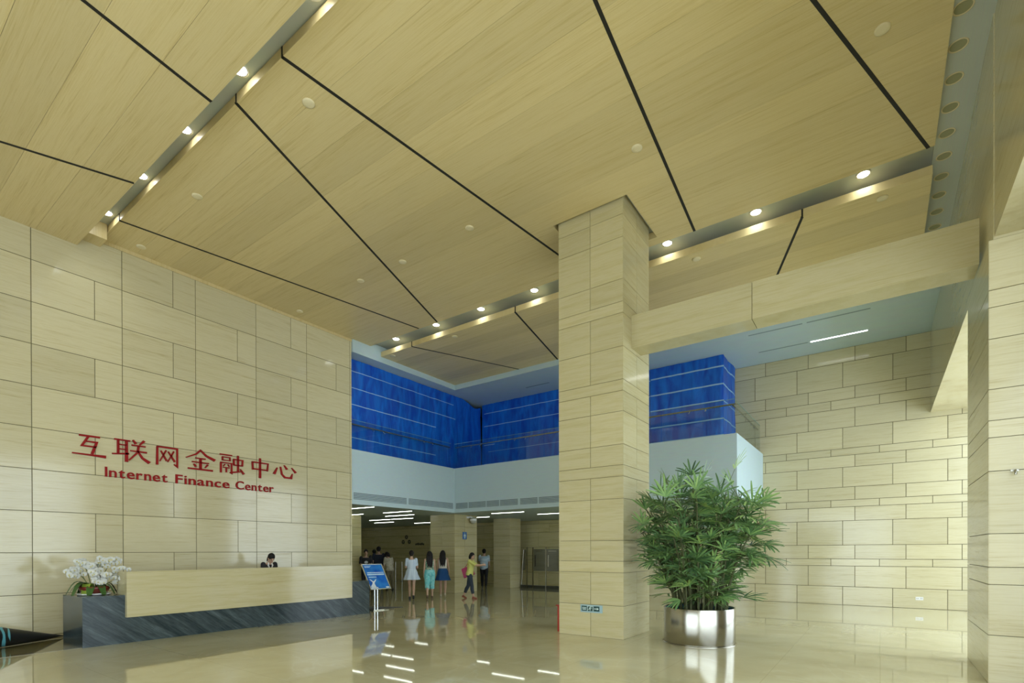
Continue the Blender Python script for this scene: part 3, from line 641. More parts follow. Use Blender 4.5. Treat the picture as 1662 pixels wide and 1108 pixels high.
# dark tapered roll lying by the wall
def roll_mat():
    m, n, l, b = newmat('black_roll'); g = n.new('ShaderNodeNewGeometry'); sp = n.new('ShaderNodeSeparateXYZ'); l.new(g.outputs['Position'], sp.inputs[0])
    wv = n.new('ShaderNodeTexWave'); wv.wave_type = 'RINGS'; wv.inputs['Scale'].default_value = 3.2; wv.inputs['Distortion'].default_value = 5; wv.inputs['Detail'].default_value = 1
    l.new(g.outputs['Position'], wv.inputs['Vector'])
    rp = n.new('ShaderNodeValToRGB'); rp.color_ramp.interpolation = 'CONSTANT'; rp.color_ramp.elements[0].color = (.01, .012, .013, 1); rp.color_ramp.elements[1].position = .5; rp.color_ramp.elements[1].color = (.12, .42, .5, 1)
    l.new(wv.outputs['Fac'], rp.inputs[0])
    lt = n.new('ShaderNodeMath'); lt.operation = 'LESS_THAN'; lt.inputs[1].default_value = 2.17; l.new(sp.outputs['Y'], lt.inputs[0])
    mx = n.new('ShaderNodeMix'); mx.data_type = 'RGBA'; l.new(lt.outputs[0], mx.inputs[0]); mx.inputs[6].default_value = (.012, .013, .014, 1); l.new(rp.outputs[0], mx.inputs[7])
    l.new(mx.outputs[2], b.inputs['Base Color']); b.inputs['Roughness'].default_value = .35; return m
mb = MB(); mb.tube([(-12.66, 3.03, .03), (-12.45, 2.7, .075), (-12.14, 2.1, .175), (-11.85, 1.5, .275), (-11.75, 1.3, .3)], [.006, .065, .165, .265, .29], 24)
tag(mb.build('tapered_roll', roll_mat()), 'black tapered roll with cyan print lying by marble wall left of desk', 'roll')

# ------------------------------------------------------------------ potted lady palm
def leaf_mat():
    m, n, l, b = newmat('palm_leaf'); at = n.new('ShaderNodeAttribute'); at.attribute_name = 'rnd'
    rp = n.new('ShaderNodeValToRGB'); e = rp.color_ramp.elements
    e[0].position, e[0].color = 0, (.02, .055, .028, 1); e[1].position, e[1].color = 1, (.36, .54, .16, 1); x = e.new(.5); x.color = (.12, .24, .085, 1)  # greens run from shaded to lit leaves, put into the colour
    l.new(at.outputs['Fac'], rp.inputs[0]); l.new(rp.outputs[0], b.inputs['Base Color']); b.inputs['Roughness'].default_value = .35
    b.inputs['Specular IOR Level'].default_value = .6
    return m
M['leaf'] = leaf_mat(); M['cane'] = plain('palm_cane', (.09, .10, .035), .7); M['soil'] = plain('soil', (.035, .028, .018), .95)
rng = random.Random(11)
PC = Vector((-2.62, 9.38, 0)); PR = .60
root = tag(empty('potted_palm', PC), 'large bushy lady palm in a round stainless steel planter beside column', 'potted plant')
mb = MB(); n = 64
def ringc(q, z): return [(PC.x+q*math.cos(2*PI*k/n), PC.y+q*math.sin(2*PI*k/n), z) for k in range(n)]
mb.loft([ringc(.592, .012), ringc(PR, .03), ringc(PR, .622), ringc(PR-.004, .63), ringc(PR-.016, .63), ringc(PR-.018, .5)], 0, False)
mb.build('planter', M['steel'], root)
mb = MB(); mb.loft([ringc(.62, 0), ringc(.62, .01), ringc(.59, .014)]); mb.build('base_ring', M['steel'], root)
mb = MB(); mb.cyl(PC, PR-.02, .46, .52, 40); mb.build('soil', M['soil'], root)
mb = MB(); mb.loft([ringc(PR-.02, .51), ringc(PR-.019, .615)], 0, False); mb.build('film_liner', plain('blue_film', (.04, .16, .34), .3), root)
fol = MB(); can = MB()
def clear(p): return not (p.x < -3.72 and p.y > 8.72)
def fan(base, dirv, R, nl, ln, shade):
    """one palmate leaf: nl folded leaflets spread from the petiole's end"""
    t = dirv.normalized(); side = t.cross(Vector((0, 0, 1)))
    if side.length < .1: side = Vector((1, 0, 0))
    side.normalize(); up = side.cross(t).normalized()
    roll = rng.uniform(-.5, .5); side, up = side*math.cos(roll)+up*math.sin(roll), up*math.cos(roll)-side*math.sin(roll)
    for k in range(nl):
        a = (k/(nl-1)-.5)*R; a += rng.uniform(-.05, .05)
        q = (t*math.cos(a)+side*math.sin(a)+up*rng.uniform(-.05, .12)).normalized()
        L = ln*(1-.18*abs(a)/(R/2))*rng.uniform(.88, 1.08); wd = rng.uniform(.013, .020); wv = q.cross(up).normalized()
        pts = []; p = base.copy(); dq = q.copy(); ns = 5
        droop = rng.uniform(.05, .22)
        for s in range(ns+1):
            f = s/ns; ww = wd*min(1, (.25+f*2.6))*(1 if f < .75 else 1-(f-.75)*2.2)
            fold = up*ww*.35
            pts.append((p-wv*ww+fold, p.copy(), p+wv*ww+fold))
            dq = (dq+Vector((0, 0, -droop*.55))*(.5+f)).normalized(); p = p+dq*(L/ns)
        if not all(clear(x[1]) for x in pts): continue
        vs = [v for tr in pts for v in tr]; fs = []
        for s in range(ns): fs += [(3*s, 3*s+1, 3*s+4, 3*s+3), (3*s+1, 3*s+2, 3*s+5, 3*s+4)]
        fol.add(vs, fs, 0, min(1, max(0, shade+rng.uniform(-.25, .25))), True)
canes = 74
for i in range(canes):
    a = rng.uniform(0, 2*PI); q = .47*math.sqrt(rng.random()); b0 = PC+Vector((q*math.cos(a), q*math.sin(a), .5))
    h = rng.choice([.3, .5, .7, 1., 1.25, 1.4, 1.55, 1.7, 1.8, 1.9, 2.0, 2.1])*rng.uniform(.97, 1.09)*(1-.14*(q/.47)**2)
    outk = rng.uniform(.15, .55)*(.2+h*.62)*(1.2 if math.cos(a) < 0 else .95); bend = Vector((math.cos(a), math.sin(a), 0))*outk*(.45+q)
    pts = [b0+Vector((0, 0, h*f))+bend*(f**1.8) for f in (0, .25, .5, .75, 1)]
    if not all(clear(p) for p in pts): continue
    can.tube(pts, [.016, .016, .015, .013, .009], 7)
    nl = 6 if h > .8 else 3; sh0 = .25+.35*rng.random()+(.12 if a > PI else 0)  # near-side canes get lighter leaf colour, as if lit from there
    for k in range(nl):
        f = 1-.52*(k/nl)*rng.uniform(.6, 1); bp_ = b0+Vector((0, 0, h*f))+bend*(f**1.8)
        az = a+rng.uniform(-1.9, 1.9) if k else rng.uniform(0, 2*PI); el = rng.uniform(-.1, 1.0) if k else 1.2
        dv = Vector((math.cos(az)*math.cos(el), math.sin(az)*math.cos(el), math.sin(el))); pl = rng.uniform(.15, .42)
        e_ = bp_+dv*pl+Vector((0, 0, -.03))
        if not clear(e_): continue
        can.tube([bp_, bp_+dv*pl*.5+Vector((0, 0, .01)), e_], [.005, .0045, .004], 5)
        dv2 = (dv+Vector((0, 0, -.35*rng.random()))).normalized()
        fan(e_, dv2, rng.uniform(1.9, 2.9), rng.randint(7, 10), rng.uniform(.30, .42), sh0)
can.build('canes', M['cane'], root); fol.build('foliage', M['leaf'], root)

# ------------------------------------------------------------------ orchid bowl on the desk's end block
OC = Vector((-11.45, 3.17, .857))
root = tag(empty('orchid_bowl', OC), 'bowl of white moth orchids on granite end block of reception desk', 'flowers')
mb = MB(); mb.loft([[(OC.x+q*math.cos(2*PI*k/36), OC.y+q*math.sin(2*PI*k/36), OC.z+z) for k in range(36)] for q, z in ((.2, 0), (.24, .012), (.25, .03), (.2, .03))]); mb.build('saucer', M['white'], root)
mb = MB(); mb.loft([[(OC.x+q*math.cos(2*PI*k/36), OC.y+q*math.sin(2*PI*k/36), OC.z+z) for k in range(36)] for q, z in ((.15, .03), (.2, .06), (.225, .12), (.22, .15), (.205, .15), (.19, .12))]); mb.build('bowl', plain('dark_red_glaze', (.16, .025, .015), .25), root)
mb = MB(); mb.cyl(OC, .2, OC.z+.1, OC.z+.13, 28); mb.build('moss', plain('moss', (.06, .09, .02), .95), root)
M['oleaf'] = plain('orchid_leaf', (.04, .11, .02), .35); M['oleaf2'] = plain('pale_orchid_leaf', (.24, .33, .04), .35); M['petal'] = plain('white_petal', (.60, .61, .57), .6); M['ostem'] = plain('orchid_stem', (.12, .17, .05), .5); M['lip'] = plain('petal_lip', (.62, .55, .18), .5)
def blade(az, L, wd, rise, mat):
    b = MB(); t = Vector((math.cos(az), math.sin(az), 0)); s = Vector((-t.y, t.x, 0)); vs = []; fs = []; n = 8
    for k in range(n+1):
        f = k/n; p = OC+Vector((0, 0, .13))+t*(.08+L*f*(1-.15*f))+Vector((0, 0, rise*math.sin(PI*min(1, f*1.15))-.17*f*f)); ww = wd*math.sin(PI*(.12+.86*f))**.6
        vs += [p-s*ww+Vector((0, 0, .012)), p, p+s*ww+Vector((0, 0, .012))]
    vs = [(v[0], v[1], max(v[2], OC.z+.008)) for v in vs]
    for k in range(n): fs += [(3*k, 3*k+1, 3*k+4, 3*k+3), (3*k+1, 3*k+2, 3*k+5, 3*k+4)]
    b.add(vs, fs, 0, 0, True); return b.build('leaf', mat, root)
for az, L, wd, rs in ((-1.6, .42, .05, .14), (-1.9, .36, .05, .1), (-1.2, .38, .055, .12), (-.5, .3, .06, .05), (.2, .28, .06, .06), (.9, .3, .055, .08), (1.6, .34, .05, .1), (2.3, .3, .05, .1), (-2.6, .3, .05, .1)): blade(az, L, wd, rs, M['oleaf'])
blade(-.95, .2, .075, .1, M['oleaf2'])
def blossom(b, c, nrm, r_):
    nrm = nrm.normalized(); a = nrm.cross(Vector((0, 0, 1))); a = a.normalized() if a.length > .05 else Vector((1, 0, 0)); up = a.cross(nrm).normalized()*-1
    up = nrm.cross(a).normalized()
    if up.z < 0: up = -up
    def petal(ang, L, wd):
        t = up*math.cos(ang)+a*math.sin(ang); s = nrm.cross(t)
        vs = [c, c+t*L*.35-s*wd*.8+nrm*.006, c+t*L*.75-s*wd+nrm*.004, c+t*L-s*wd*.35-nrm*.008, c+t*L+s*wd*.35-nrm*.008, c+t*L*.75+s*wd+nrm*.004, c+t*L*.35+s*wd*.8+nrm*.006, c+t*L*.6+nrm*.012]
        b.add(vs, [(0, 1, 7), (1, 2, 7), (2, 3, 7), (3, 4, 7), (4, 5, 7), (5, 6, 7), (6, 0, 7)], 0, 0, True)
    for ang, L, wd in ((0, r_, .42*r_), (2.2, r_*.95, .4*r_), (-2.2, r_*.95, .4*r_), (1.25, r_*1.1, .62*r_), (-1.25, r_*1.1, .62*r_)): petal(ang, L, wd)
    b.ball(c+nrm*.012-up*.006, (.010, .010, .013), 1, None, 8, 5)
rg2 = random.Random(5)
for (ty, tx, hz_, nb) in ((-.40, .05, .46, 9), (-.27, .12, .60, 10), (-.12, .16, .52, 9), (.02, .2, .42, 9), (.10, -.02, .62, 9), (.22, .1, .64, 10), (.36, .06, .60, 10), (.44, .12, .44, 9), (.30, .22, .32, 7), (-.02, .24, .28, 6), (-.2, -.1, .58, 7), (.15, -.15, .6, 7), (-.1, .24, .4, 9), (.12, .26, .34, 9), (.04, .27, .22, 7), (.42, .2, .22, 7), (-.36, .1, .36, 8)):
    tip = OC+Vector((tx, ty, hz_)); b0 = OC+Vector((tx*.2, ty*.2, .12)); mid = OC+Vector((tx*.5, ty*.55, hz_+.09))
    cv = [b0*(1-f)**2+mid*2*f*(1-f)+tip*f*f for f in [k/10 for k in range(11)]]
    sp = MB(); sp.tube(cv, .005, 6); st = sp.build('flower_stem', M['ostem'], root)
    fl = MB()
    for k in range(nb):
        f = .52+.48*k/(nb-1); i = min(9, int(f*10)); p = cv[i].lerp(cv[i+1], f*10-i)+Vector((rg2.uniform(0, .05), rg2.uniform(-.045, .045), rg2.uniform(-.05, .03)))
        blossom(fl, p, Vector((1, rg2.uniform(-.9, .25), rg2.uniform(-.25, .4))), rg2.uniform(.040, .050))
    fl.build('blossoms', [M['petal'], M['lip']], st)

# ------------------------------------------------------------------ people
def fuse(mb, voxel, smooth=2):
    """melt overlapping closed shapes into one skin"""
    me = bpy.data.meshes.new('fuse'); me.from_pydata(mb.v, [], mb.f); me.update()
    bm = bmesh.new(); bm.from_mesh(me); bmesh.ops.remove_doubles(bm, verts=bm.verts, dist=1e-5); bmesh.ops.recalc_face_normals(bm, faces=bm.faces); bm.to_mesh(me); bm.free()
    o = bpy.data.objects.new('fuse', me); C.objects.link(o)
    r_ = o.modifiers.new('r', 'REMESH'); r_.mode = 'VOXEL'; r_.voxel_size = voxel
    if smooth: q = o.modifiers.new('s', 'SMOOTH'); q.iterations = smooth; q.factor = .5
    bpy.context.view_layer.update()
    new = bpy.data.meshes.new_from_object(o.evaluated_get(bpy.context.evaluated_depsgraph_get()))
    bpy.data.objects.remove(o); bpy.data.meshes.remove(me)
    new.polygons.foreach_set('use_smooth', [True]*len(new.polygons)); new.materials.clear()
    return new
def put(me, name, mat, root):
    me.name = name; me.materials.append(mat); o = bpy.data.objects.new(name, me); C.objects.link(o); o.parent = root; return o
skin = plain('skin', (.50, .32, .22), .5); skin2 = plain('skin_tan', (.42, .26, .17), .5)
hairm = plain('black_hair', (.010, .008, .007), .6, spec=.25); eyem = plain('eye', (.02, .015, .012), .2); lipm = plain('lips', (.36, .12, .11), .4)
def ell(c, rx, ry, R=None, n=20):
    c = Vector(c)
    out = []
    for k in range(n):
        v = Vector((rx*math.cos(2*PI*k/n), ry*math.sin(2*PI*k/n), 0)); out.append(c+(R @ v if R else v))
    return out
class Person:
    def __init__(s, name_label, loc, rz, H=1.6, female=True, lean=0., twist=0., legs=None, arms=None, head=(0, 0), sk=None, group=None):
        """legs: (fwd, out, knee) per side L, R in radians; arms: (fwd, out, elbow, elbow_in) per side"""
        s.root = tag(empty('person', loc, rz), name_label, 'person', group)
        s.H = H; k = s.k = H/1.7; s.fem = female; s.sk = sk or skin
        s.hip = Vector((0, 0, .90*k)); s.T = Matrix.Rotation(twist, 3, 'Z') @ Matrix.Rotation(-lean, 3, 'X')
        s.legs = legs or [(0, .03, 0), (0, .03, 0)]; s.arms = arms or [(0, .12, .15, 0), (0, .12, .15, 0)]
        s.HR = s.T @ Matrix.Rotation(head[0], 3, 'Z') @ Matrix.Rotation(-head[1], 3, 'X')
        s.sw = (.150 if female else .180)*k
        # leg joints
        s.LJ = []
        for sd, (fw, out, kn) in zip((-1, 1), s.legs):
            a = Vector((sd*.085*k, 0, .88*k)); th = Vector((sd*math.sin(out), math.sin(fw), -math.cos(fw))).normalized()
            kne = a+th*.43*k; f2 = fw-kn; sh = Vector((sd*math.sin(out)*.5, math.sin(f2), -math.cos(f2))).normalized(); ank = kne+sh*.40*k
            s.LJ.append((a, kne, ank, f2))
        low = min(j[2].z for j in s.LJ)-.07*k
        dz = Vector((0, 0, -low)); s.hip += dz; s.LJ = [(a+dz, b+dz, c+dz, f) for a, b, c, f in s.LJ]
        s.AJ = []
        for sd, (fw, out, el, ein) in zip((-1, 1), s.arms):
            sh = s.tp(Vector((sd*s.sw, -.005*k, .485*k)))
            up = s.T @ Vector((sd*math.sin(out), math.sin(fw)*math.cos(out), -math.cos(fw)*math.cos(out))).normalized()
            f2 = fw+el; fo = s.T @ Vector((sd*(math.sin(out)*.6-math.sin(ein)), math.sin(f2), -math.cos(f2))).normalized()
            e_ = sh+up*.28*k; wr = e_+fo*.235*k; s.AJ.append((sh, e_, wr, up, fo, sd))
        s.hc = s.tp(Vector((0, .015*k, .565*k)))+s.HR @ Vector((0, .02*k, .115*k))
    def tp(s, v): return s.hip+s.T @ v
    def torso(s, mb, g=0., z0=-.10, z1=.56):
        k = s.k; f = s.fem
        rg = [(-.10, .13, .085, 0), (-.04, .165, .108, -.012), (.04, .165 if f else .16, .112, -.014), (.13, .138 if f else .155, .095, 0), (.22, .13 if f else .158, .09, .002), (.33, .15 if f else .175, .108, .006 if not f else .014), (.42, .158 if f else .19, .095, 0), (.485, .135 if f else .16, .07, -.008), (.515, .065, .055, -.008), (.56, .047, .048, 0), (.62, .045, .047, .012)]
        rings = [ell(s.tp(Vector((0, y*k, z*k))), (a+g)*k, (b+g)*k, s.T) for z, a, b, y in rg if z0-.001 <= z <= z1]
        mb.loft(rings)
    def leg(s, mb, i, g=0., upto=1.):
        a, kn, an, f2 = s.LJ[i]; k = s.k
        pts = [a+Vector((0, 0, .03*k)), a.lerp(kn, .3), a.lerp(kn, .7), kn, kn.lerp(an, .3), kn.lerp(an, .7), an]
        bk = Vector((0, -.012*k, 0)); pts[4] = pts[4]+bk
        rad = [.082, .080, .062, .051, .053, .038, .034]
        n = max(2, math.ceil(upto*6)+1); mb.tube(pts[:n], [(q+g)*k for q in rad[:n]], 16)
        for q in (kn,) if n > 4 else (): mb.ball(q, (.05+g)*k)
    def foot(s, mb, i, g=0.):
        a, kn, an, f2 = s.LJ[i]; k = s.k; tilt = min(0, f2)
        R = Matrix.Rotation(tilt*.8, 3, 'X'); f = lambda y, z: an+R @ Vector((0, y*k, z*k))
        mb.tube([f(-.055, -.045), f(0, -.038), f(.07, -.046), f(.12, -.053), f(.145, -.056)], [(.026+g)*k, (.034+g)*k, (.032+g)*k, (.026+g)*k, (.014+g)*k], 12)
        mb.tube([an+Vector((0, 0, .02*k)), f(0, -.03)], [(.034+g)*k, (.034+g)*k], 12)
    def arm(s, mb, i, g=0., upto=1.):
        sh, e_, wr, up, fo, sd = s.AJ[i]; k = s.k
        pts = [sh, sh.lerp(e_, .35), sh.lerp(e_, .8), e_, e_.lerp(wr, .3), wr]; rad = [.052, .045, .038, .036, .036, .024]
        if not s.fem: rad = [q*1.15 for q in rad]
        n = {1.: 6, .5: 4, .35: 3, .25: 2}[upto]
        mb.tube(pts[:n], [(q+g)*k for q in rad[:n]], 14); mb.ball(sh, (.052+g)*k)
        if n > 4: mb.ball(e_, (.036+g)*k)
    def hand(s, mb, i, curl=.5):
        sh, e_, wr, up, fo, sd = s.AJ[i]; k = s.k; t = fo
        pn = (s.T @ Vector((-sd, 0, 0))); pn = (pn-t*pn.dot(t)).normalized(); wv = t.cross(pn).normalized()   # palm faces inward; wv spans the knuckles
        if (wv.y if abs(wv.y) > abs(wv.z) else wv.z) < 0: wv = -wv
        mb.loft([[wr+t*q*k+wv*(w_*k*math.cos(2*PI*j/14))+pn*(h_*k*math.sin(2*PI*j/14)) for j in range(14)] for q, w_, h_ in ((-.01, .022, .018), (.03, .036, .015), (.07, .041, .014), (.092, .038, .011))])
        for o_, L in ((.030, .066), (.010, .075), (-.010, .070), (-.029, .055)):
            p = wr+t*.085*k+wv*o_*k; pts = [p]; dv = t.copy()
            for q in range(3):
                ang = curl*(.35+.3*q); dv = (t*math.cos(ang*(q+1)*.6)+pn*math.sin(ang*(q+1)*.6)).normalized(); pts.append(pts[-1]+dv*L*k/3)
            mb.tube(pts, [.0088*k, .0085*k, .008*k, .007*k], 8)
        p = wr+t*.025*k+wv*.03*k; q1 = p+(t*.6+wv*.75+pn*.25).normalized()*.035*k; q2 = q1+(t*.9+wv*.25+pn*.3).normalized()*.03*k
        mb.tube([p, q1, q2], [.011*k, .010*k, .008*k], 8)
    def hl(s, x, y, z): return s.hc+s.HR @ (Vector((x, y, z))*s.k)
    def headshape(s, mb):
        mb.ball(s.hl(0, -.008, .018), (.074*s.k, .092*s.k, .095*s.k), 0, s.HR, 20, 14); mb.ball(s.hl(0, .018, -.045), (.056*s.k, .064*s.k, .072*s.k), 0, s.HR, 18, 12)
        mb.ball(s.hl(0, .062, -.095), (.024*s.k, .02*s.k, .02*s.k), 0, s.HR)
        mb.tube([s.hl(0, .082, .012), s.hl(0, .098, -.03), s.hl(0, .088, -.038)], [.009*s.k, .014*s.k, .01*s.k], 8)
        for sd in (-1, 1): mb.ball(s.hl(sd*.077, -.005, -.01), (.011*s.k, .02*s.k, .032*s.k), 0, s.HR)
        mb.tube([s.hl(0, -.02, -.06), s.tp(Vector((0, 0, .50*s.k)))], [.05*s.k, .052*s.k], 14)
    def body(s, curl=(.5, .5)):
        mb = MB(); s.torso(mb)
        for i in (0, 1): s.leg(mb, i); s.foot(mb, i); s.arm(mb, i); s.hand(mb, i, curl[i])
        s.headshape(mb)
        b = put(fuse(mb, .0085), 'body', s.sk, s.root)
        for sd in (-1, 1):
            e = MB(); e.ball(s.hl(sd*.031, .074, .004), (.014*s.k, .010*s.k, .009*s.k), 0, s.HR, 10, 8); e.build('eye', eyem).parent = s.root
        e = MB(); e.ball(s.hl(0, .083, -.066), (.024*s.k, .010*s.k, .009*s.k), 0, s.HR, 12, 8); e.build('lips', lipm).parent = s.root
        return b
    def wear(s, name, mat, fn, voxel=.012, smooth=2):
        mb = MB(); fn(mb); return put(fuse(mb, voxel, smooth), name, mat, s.root)
    def top(s, mat, sleeve=.5, low=-.04, g=.016, name='shirt'):
        def f(mb):
            s.torso(mb, g, low, .5)
            if sleeve:
                for i in (0, 1): s.arm(mb, i, g*.55, sleeve)
        return s.wear(name, mat, f)
    def pants(s, mat, upto=1., g=.014, name='trousers'):
        def f(mb):
            s.torso(mb, g, -.1, .13)
            for i in (0, 1): s.leg(mb, i, g+.004, upto)
        return s.wear(name, mat, f)
    def skirt(s, mat, length, flare, waist=.13, name='skirt'):
        rings = []; n = 48; k = s.k
        for q in range(9):
            f = q/8; z = waist-(waist+length)*f; hipk = .150+flare*f**1.2+.02*math.sin(PI*min(1, f*2))
            rings.append([s.tp(Vector((hipk*k*(1+.05*f*math.cos(9*a))*math.cos(a), (hipk*.8)*k*(1+.05*f*math.cos(9*a))*math.sin(a)-.005*k, z*k))) for a in [2*PI*j/n for j in range(n)]])
        rings = [r_[::-1] for r_ in rings]
        mb = MB(); mb.loft(rings, 0, True); o = mb.build(name, mat); o.parent = s.root; return o
    def shoes(s, mat, g=.007):
        for i in (0, 1):
            mb = MB(); s.foot(mb, i, g)
            an = s.LJ[i][2]
            mb.v = [v for v in mb.v]
            put(fuse(mb, .009, 1), 'shoe', mat, s.root)
    def hair(s, style):
        mb = MB(); k = s.k
        def cap(mb): mb.ball(s.hl(0, -.019, .040), (.088*k, .099*k, .098*k), 0, s.HR, 20, 14)
        cap(mb)
        if style == 'short': mb.ball(s.hl(0, -.05, -.01), (.074*k, .058*k, .075*k), 0, s.HR)
        if style == 'bob':
            for sd in (-1, 1): mb.tube([s.hl(sd*.07, -.01, .05), s.hl(sd*.088, 0, -.03), s.hl(sd*.088, -.005, -.115)], [.03*k, .034*k, .024*k], 12)
            mb.tube([s.hl(0, -.07, .03), s.hl(0, -.085, -.06), s.hl(0, -.075, -.13)], [.07*k, .072*k, .05*k], 14)
        if style in ('long', 'longer'):
            L = .36 if style == 'long' else .46
            for x, w_ in ((-.052, .045), (0, .05), (.052, .045)):
                mb.tube([s.hl(x, -.05, .03), s.hl(x*1.3, -.1, -.08), s.hc+s.HR @ Vector((x*1.5*k, -.105*k, -.2*k)), s.tp(Vector((x*1.2*k+.01, -.135*k, .67*k-L*k)))], [w_*k*1.2, w_*1.15*k, w_*k*1.05, w_*k*.35], 12)
            for sd in (-1, 1): mb.tube([s.hl(sd*.065, -.01, .06), s.hl(sd*.083, -.015, -.03), s.hl(sd*.085, -.04, -.14)], [.028*k, .03*k, .026*k], 10)
        if style == 'tied':
            mb.ball(s.hl(0, -.11, -.02), (.035*k, .035*k, .035*k)); mb.tube([s.hl(0, -.115, -.02), s.hl(0, -.13, -.1), s.hl(.01, -.115, -.19)], [.03*k, .027*k, .01*k], 10)
        return put(fuse(mb, .011, 2), 'hair', hairm, s.root)

def cloth(name, c, c2=None, sc=None):
    """plain woven cloth, or printed with c2 in patches (sc = how fine)"""
    m, n, l, b = newmat(name); b.inputs['Roughness'].default_value = .85; b.inputs['Base Color'].default_value = (*c, 1)
    if c2:
        tc = n.new('ShaderNodeTexCoord'); v = n.new('ShaderNodeVectorMath'); v.operation = 'MULTIPLY'; v.inputs[1].default_value = sc; l.new(tc.outputs['Object'], v.inputs[0])
        t = n.new('ShaderNodeTexNoise'); t.inputs['Scale'].default_value = 1; t.inputs['Detail'].default_value = 2; l.new(v.outputs[0], t.inputs['Vector'])
        rp = n.new('ShaderNodeValToRGB'); rp.color_ramp.elements[0].position = .46; rp.color_ramp.elements[0].color = (*c, 1); rp.color_ramp.elements[1].position = .54; rp.color_ramp.elements[1].color = (*c2, 1)
        l.new(t.outputs['Fac'], rp.inputs[0]); l.new(rp.outputs[0], b.inputs['Base Color'])
    return m
AW = math.radians(46)   # heading of the group walking into the hall

p = Person('woman in pale blue striped short dress walking away into lower hall', (-12.93, 12.25, 0), AW, 1.63, legs=[(.16, -.03, .1), (-.22, -.03, .35)], arms=[(.1, .18, 1.3, .5), (.05, .18, 1.2, .3)])
p.body((.8, .6)); dm = cloth('pale_blue_stripe', (.42, .52, .64), (.58, .66, .74), (90, 2, 2))
p.top(dm, .35, .04, .02, 'bodice'); p.skirt(dm, .22, .15, .16); p.hair('short'); p.shoes(M['black'])

p = Person('long haired woman in green patterned sleeveless top and turquoise cropped trousers', (-12.6, 12.78, 0), AW, 1.61, legs=[(-.2, .01, .3), (.16, .01, .08)], arms=[(-.05, .14, .15, 0), (.05, .1, .2, 0)])
p.body(); p.top(cloth('green_print', (.03, .20, .16), (.42, .44, .32), (26, 26, 44)), None, -.1, .02, 'blouse'); p.pants(cloth('turquoise', (.13, .48, .50), (.25, .58, .58), (18, 18, 12)), .6, .03, 'cropped_trousers'); p.hair('longer'); p.shoes(plain('brown_sandal', (.10, .06, .03), .6), .004)

p = Person('long haired woman in white blouse and flared navy blue skirt walking away', (-12.72, 13.56, 0), AW-.12, 1.63, legs=[(.16, .0, .1), (-.2, .03, .3)], arms=[(0, .14, .3, 0), (.0, .2, .3, 0)])
p.body(); p.top(cloth('white_blouse', (.66, .64, .58)), None, .04, .016, 'blouse'); p.skirt(cloth('navy', (.01, .07, .22)), .30, .14, .14); p.hair('longer'); p.shoes(plain('pale_sandal', (.45, .40, .28), .6), .004)

p = Person('woman in yellow shirt and dark cropped trousers walking right with hands raised', (-11.43, 13.53, 0), math.radians(-66), 1.57, lean=.08, legs=[(-.22, .0, .22), (.24, .0, .1)], arms=[(.95, .15, .8, .35), (1.1, .12, .6, .4)], head=(-.45, .1))
p.body((.9, .9)); p.top(cloth('yellow_shirt', (.54, .54, .15)), .5, -.06, .026); p.pants(cloth('charcoal', (.025, .035, .05)), .8, .014, 'cropped_trousers'); p.hair('bob'); p.shoes(plain('red_brown_shoe', (.22, .06, .03), .5), .005)
YW = p
bagc = p.root.matrix_world @ (p.hip+Vector((-.27, -.16, .10)))
root = tag(empty('handbag', (bagc.x, bagc.y, bagc.z)), 'pink red handbag on the shoulder of the woman in yellow', 'handbag')
mb = MB(); q = Matrix.Rotation(math.radians(-66), 4, 'Z') @ Matrix.Rotation(.35, 4, 'X')
def bl(x, y, z): return bagc+q.to_3x3() @ Vector((x, y, z))
mb.loft([[bl(sx*w_, sy*h_, z) for sx, sy in ((-1, -1), (1, -1), (1, 1), (-1, 1))] for w_, h_, z in ((.06, .18, -.20), (.07, .195, -.19), (.055, .18, .10), (.04, .165, .14))], 0, True, False)
mb.build('bag', plain('pink_leather', (.45, .02, .12), .45), root)
mb = MB(); shp = p.root.matrix_world @ (p.AJ[0][0]+Vector((0.02, -.01, .06)))
mb.tube([bl(0, -.1, .11), shp.lerp(bl(0, -.1, .11), .4)+Vector((0, 0, .02)), shp+Vector((0, 0, .02)), shp.lerp(bl(0, .1, .11), .4), bl(0, .1, .11)], .009, 8); mb.build('strap', plain('bag_strap', (.30, .015, .07), .5), root)

p = Person('man in pale blue polo shirt and black trousers walking away beyond column', (-14.3, 17.9, 0), math.radians(34), 1.72, False, legs=[(.3, .02, .15), (-.18, .02, .3)], arms=[(.3, .15, .9, .2), (.1, .15, .5, .1)])
p.body(); p.top(cloth('pale_polo', (.46, .55, .60), (.30, .42, .50), (3, 3, 9)), .35, -.1, .02); p.pants(cloth('black_cloth', (.012, .012, .015)), 1., .016); p.hair('short'); p.shoes(M['black'])

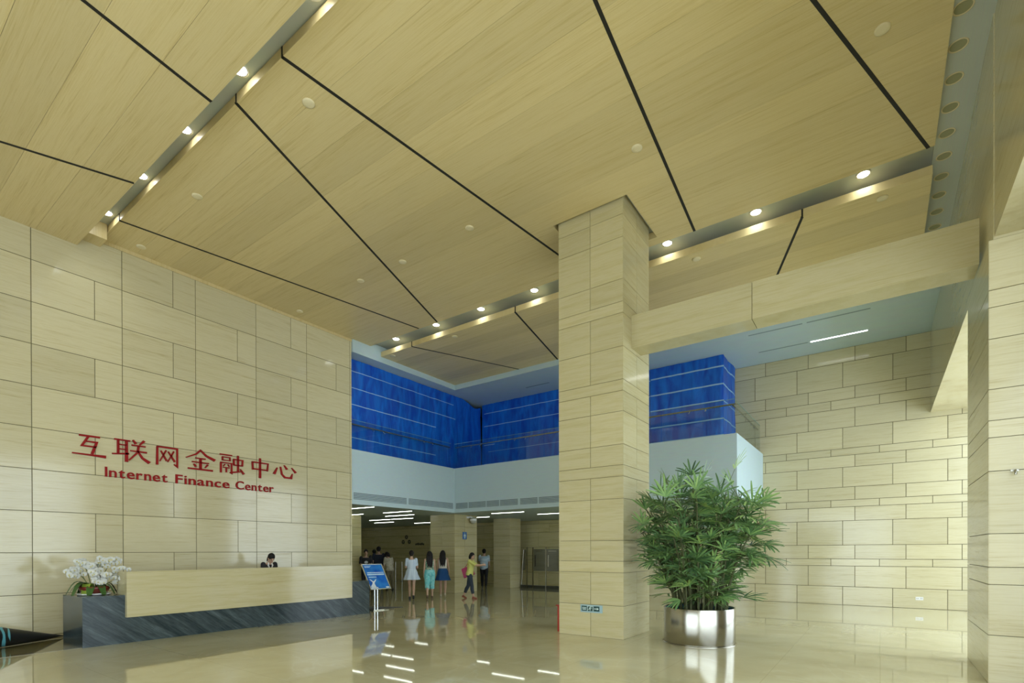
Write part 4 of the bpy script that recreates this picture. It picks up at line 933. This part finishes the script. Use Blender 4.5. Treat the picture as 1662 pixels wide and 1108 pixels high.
p = Person('tall man in navy t-shirt seen from behind the poster stand', (-17.4, 14.6, 0), math.radians(55), 1.80, False, legs=[(.05, .04, .05), (-.05, .04, .05)], arms=[(.1, .2, .6, .1), (.3, .15, .8, .2)])
p.body(); p.top(cloth('navy_tee', (.012, .018, .035)), .35, -.08, .02); p.pants(cloth('dark_jean', (.03, .035, .045)), 1., .016); p.hair('short'); p.shoes(M['black'])
p = Person('person in loose cream shirt stooping beside the tall man in navy', (-16.65, 14.55, 0), math.radians(75), 1.62, True, lean=.28, legs=[(.06, .03, .05), (-.08, .03, .1)], arms=[(.35, .16, .5, .1), (.3, .18, .4, .1)], head=(.3, .3))
p.body(); p.top(cloth('cream_shirt', (.50, .47, .36), (.40, .37, .27), (12, 12, 12)), .5, -.1, .03); p.pants(cloth('khaki', (.16, .14, .08)), 1., .016); p.hair('bob'); p.shoes(M['black'])
p = Person('man in black shirt with white print facing the camera by the hall pillar', (-16.42, 13.14, 0), math.radians(-125), 1.67, False, legs=[(.03, .04, .05), (-.03, .04, .05)], arms=[(.4, .15, 1.1, .5), (.4, .15, 1.0, .5)])
p.body((.8, .8)); tee = p.top(cloth('black_tee', (.012, .012, .013)), .5, -.08, .022); p.pants(cloth('black_jean', (.015, .016, .02)), 1., .016); p.hair('short'); p.shoes(M['black'])
mb = MB(); mb.ball(p.tp(Vector((0, .128*p.k, .30*p.k))), (.07, .012, .055)); o = mb.build('shirt_print', plain('print_white', (.5, .5, .5), .7)); o.parent = p.root
p = Person('dark clothed visitor half hidden between two men at left of hall', (-18.9, 15.6, 0), math.radians(70), 1.68, False, legs=[(.05, .03, .05), (-.05, .03, .05)], arms=[(.2, .15, .6, .2), (.2, .15, .6, .2)])
p.body(); p.top(cloth('black_shirt', (.015, .014, .014)), .5, -.08, .02); p.pants(cloth('black_slacks', (.015, .015, .015)), 1., .016); p.hair('short'); p.shoes(M['black'])
p = Person('receptionist with tied dark hair bowing her head behind the counter', (-12.42, 6.92, 0), math.radians(-98), 1.60, True, lean=.22, legs=[(.0, .03, .0), (.0, .03, .0)], arms=[(.35, .15, .7, .3), (.35, .15, .7, .3)], head=(.15, .42))
p.body(); p.top(cloth('black_jacket', (.014, .014, .017)), 1., -.1, .018, 'jacket'); p.pants(cloth('black_suit', (.014, .014, .017)), 1., .016); p.hair('tied'); p.shoes(M['black'])
mb = MB()
for sd in (-1, 1): mb.tube([p.tp(Vector((sd*.03, .02, .545))*p.k), p.tp(Vector((sd*.055, .085, .47))*p.k), p.tp(Vector((sd*.02, .12, .40))*p.k)], [.016, .02, .008], 8)
o = mb.build('collar', plain('white_collar', (.7, .68, .66), .8)); o.parent = p.root
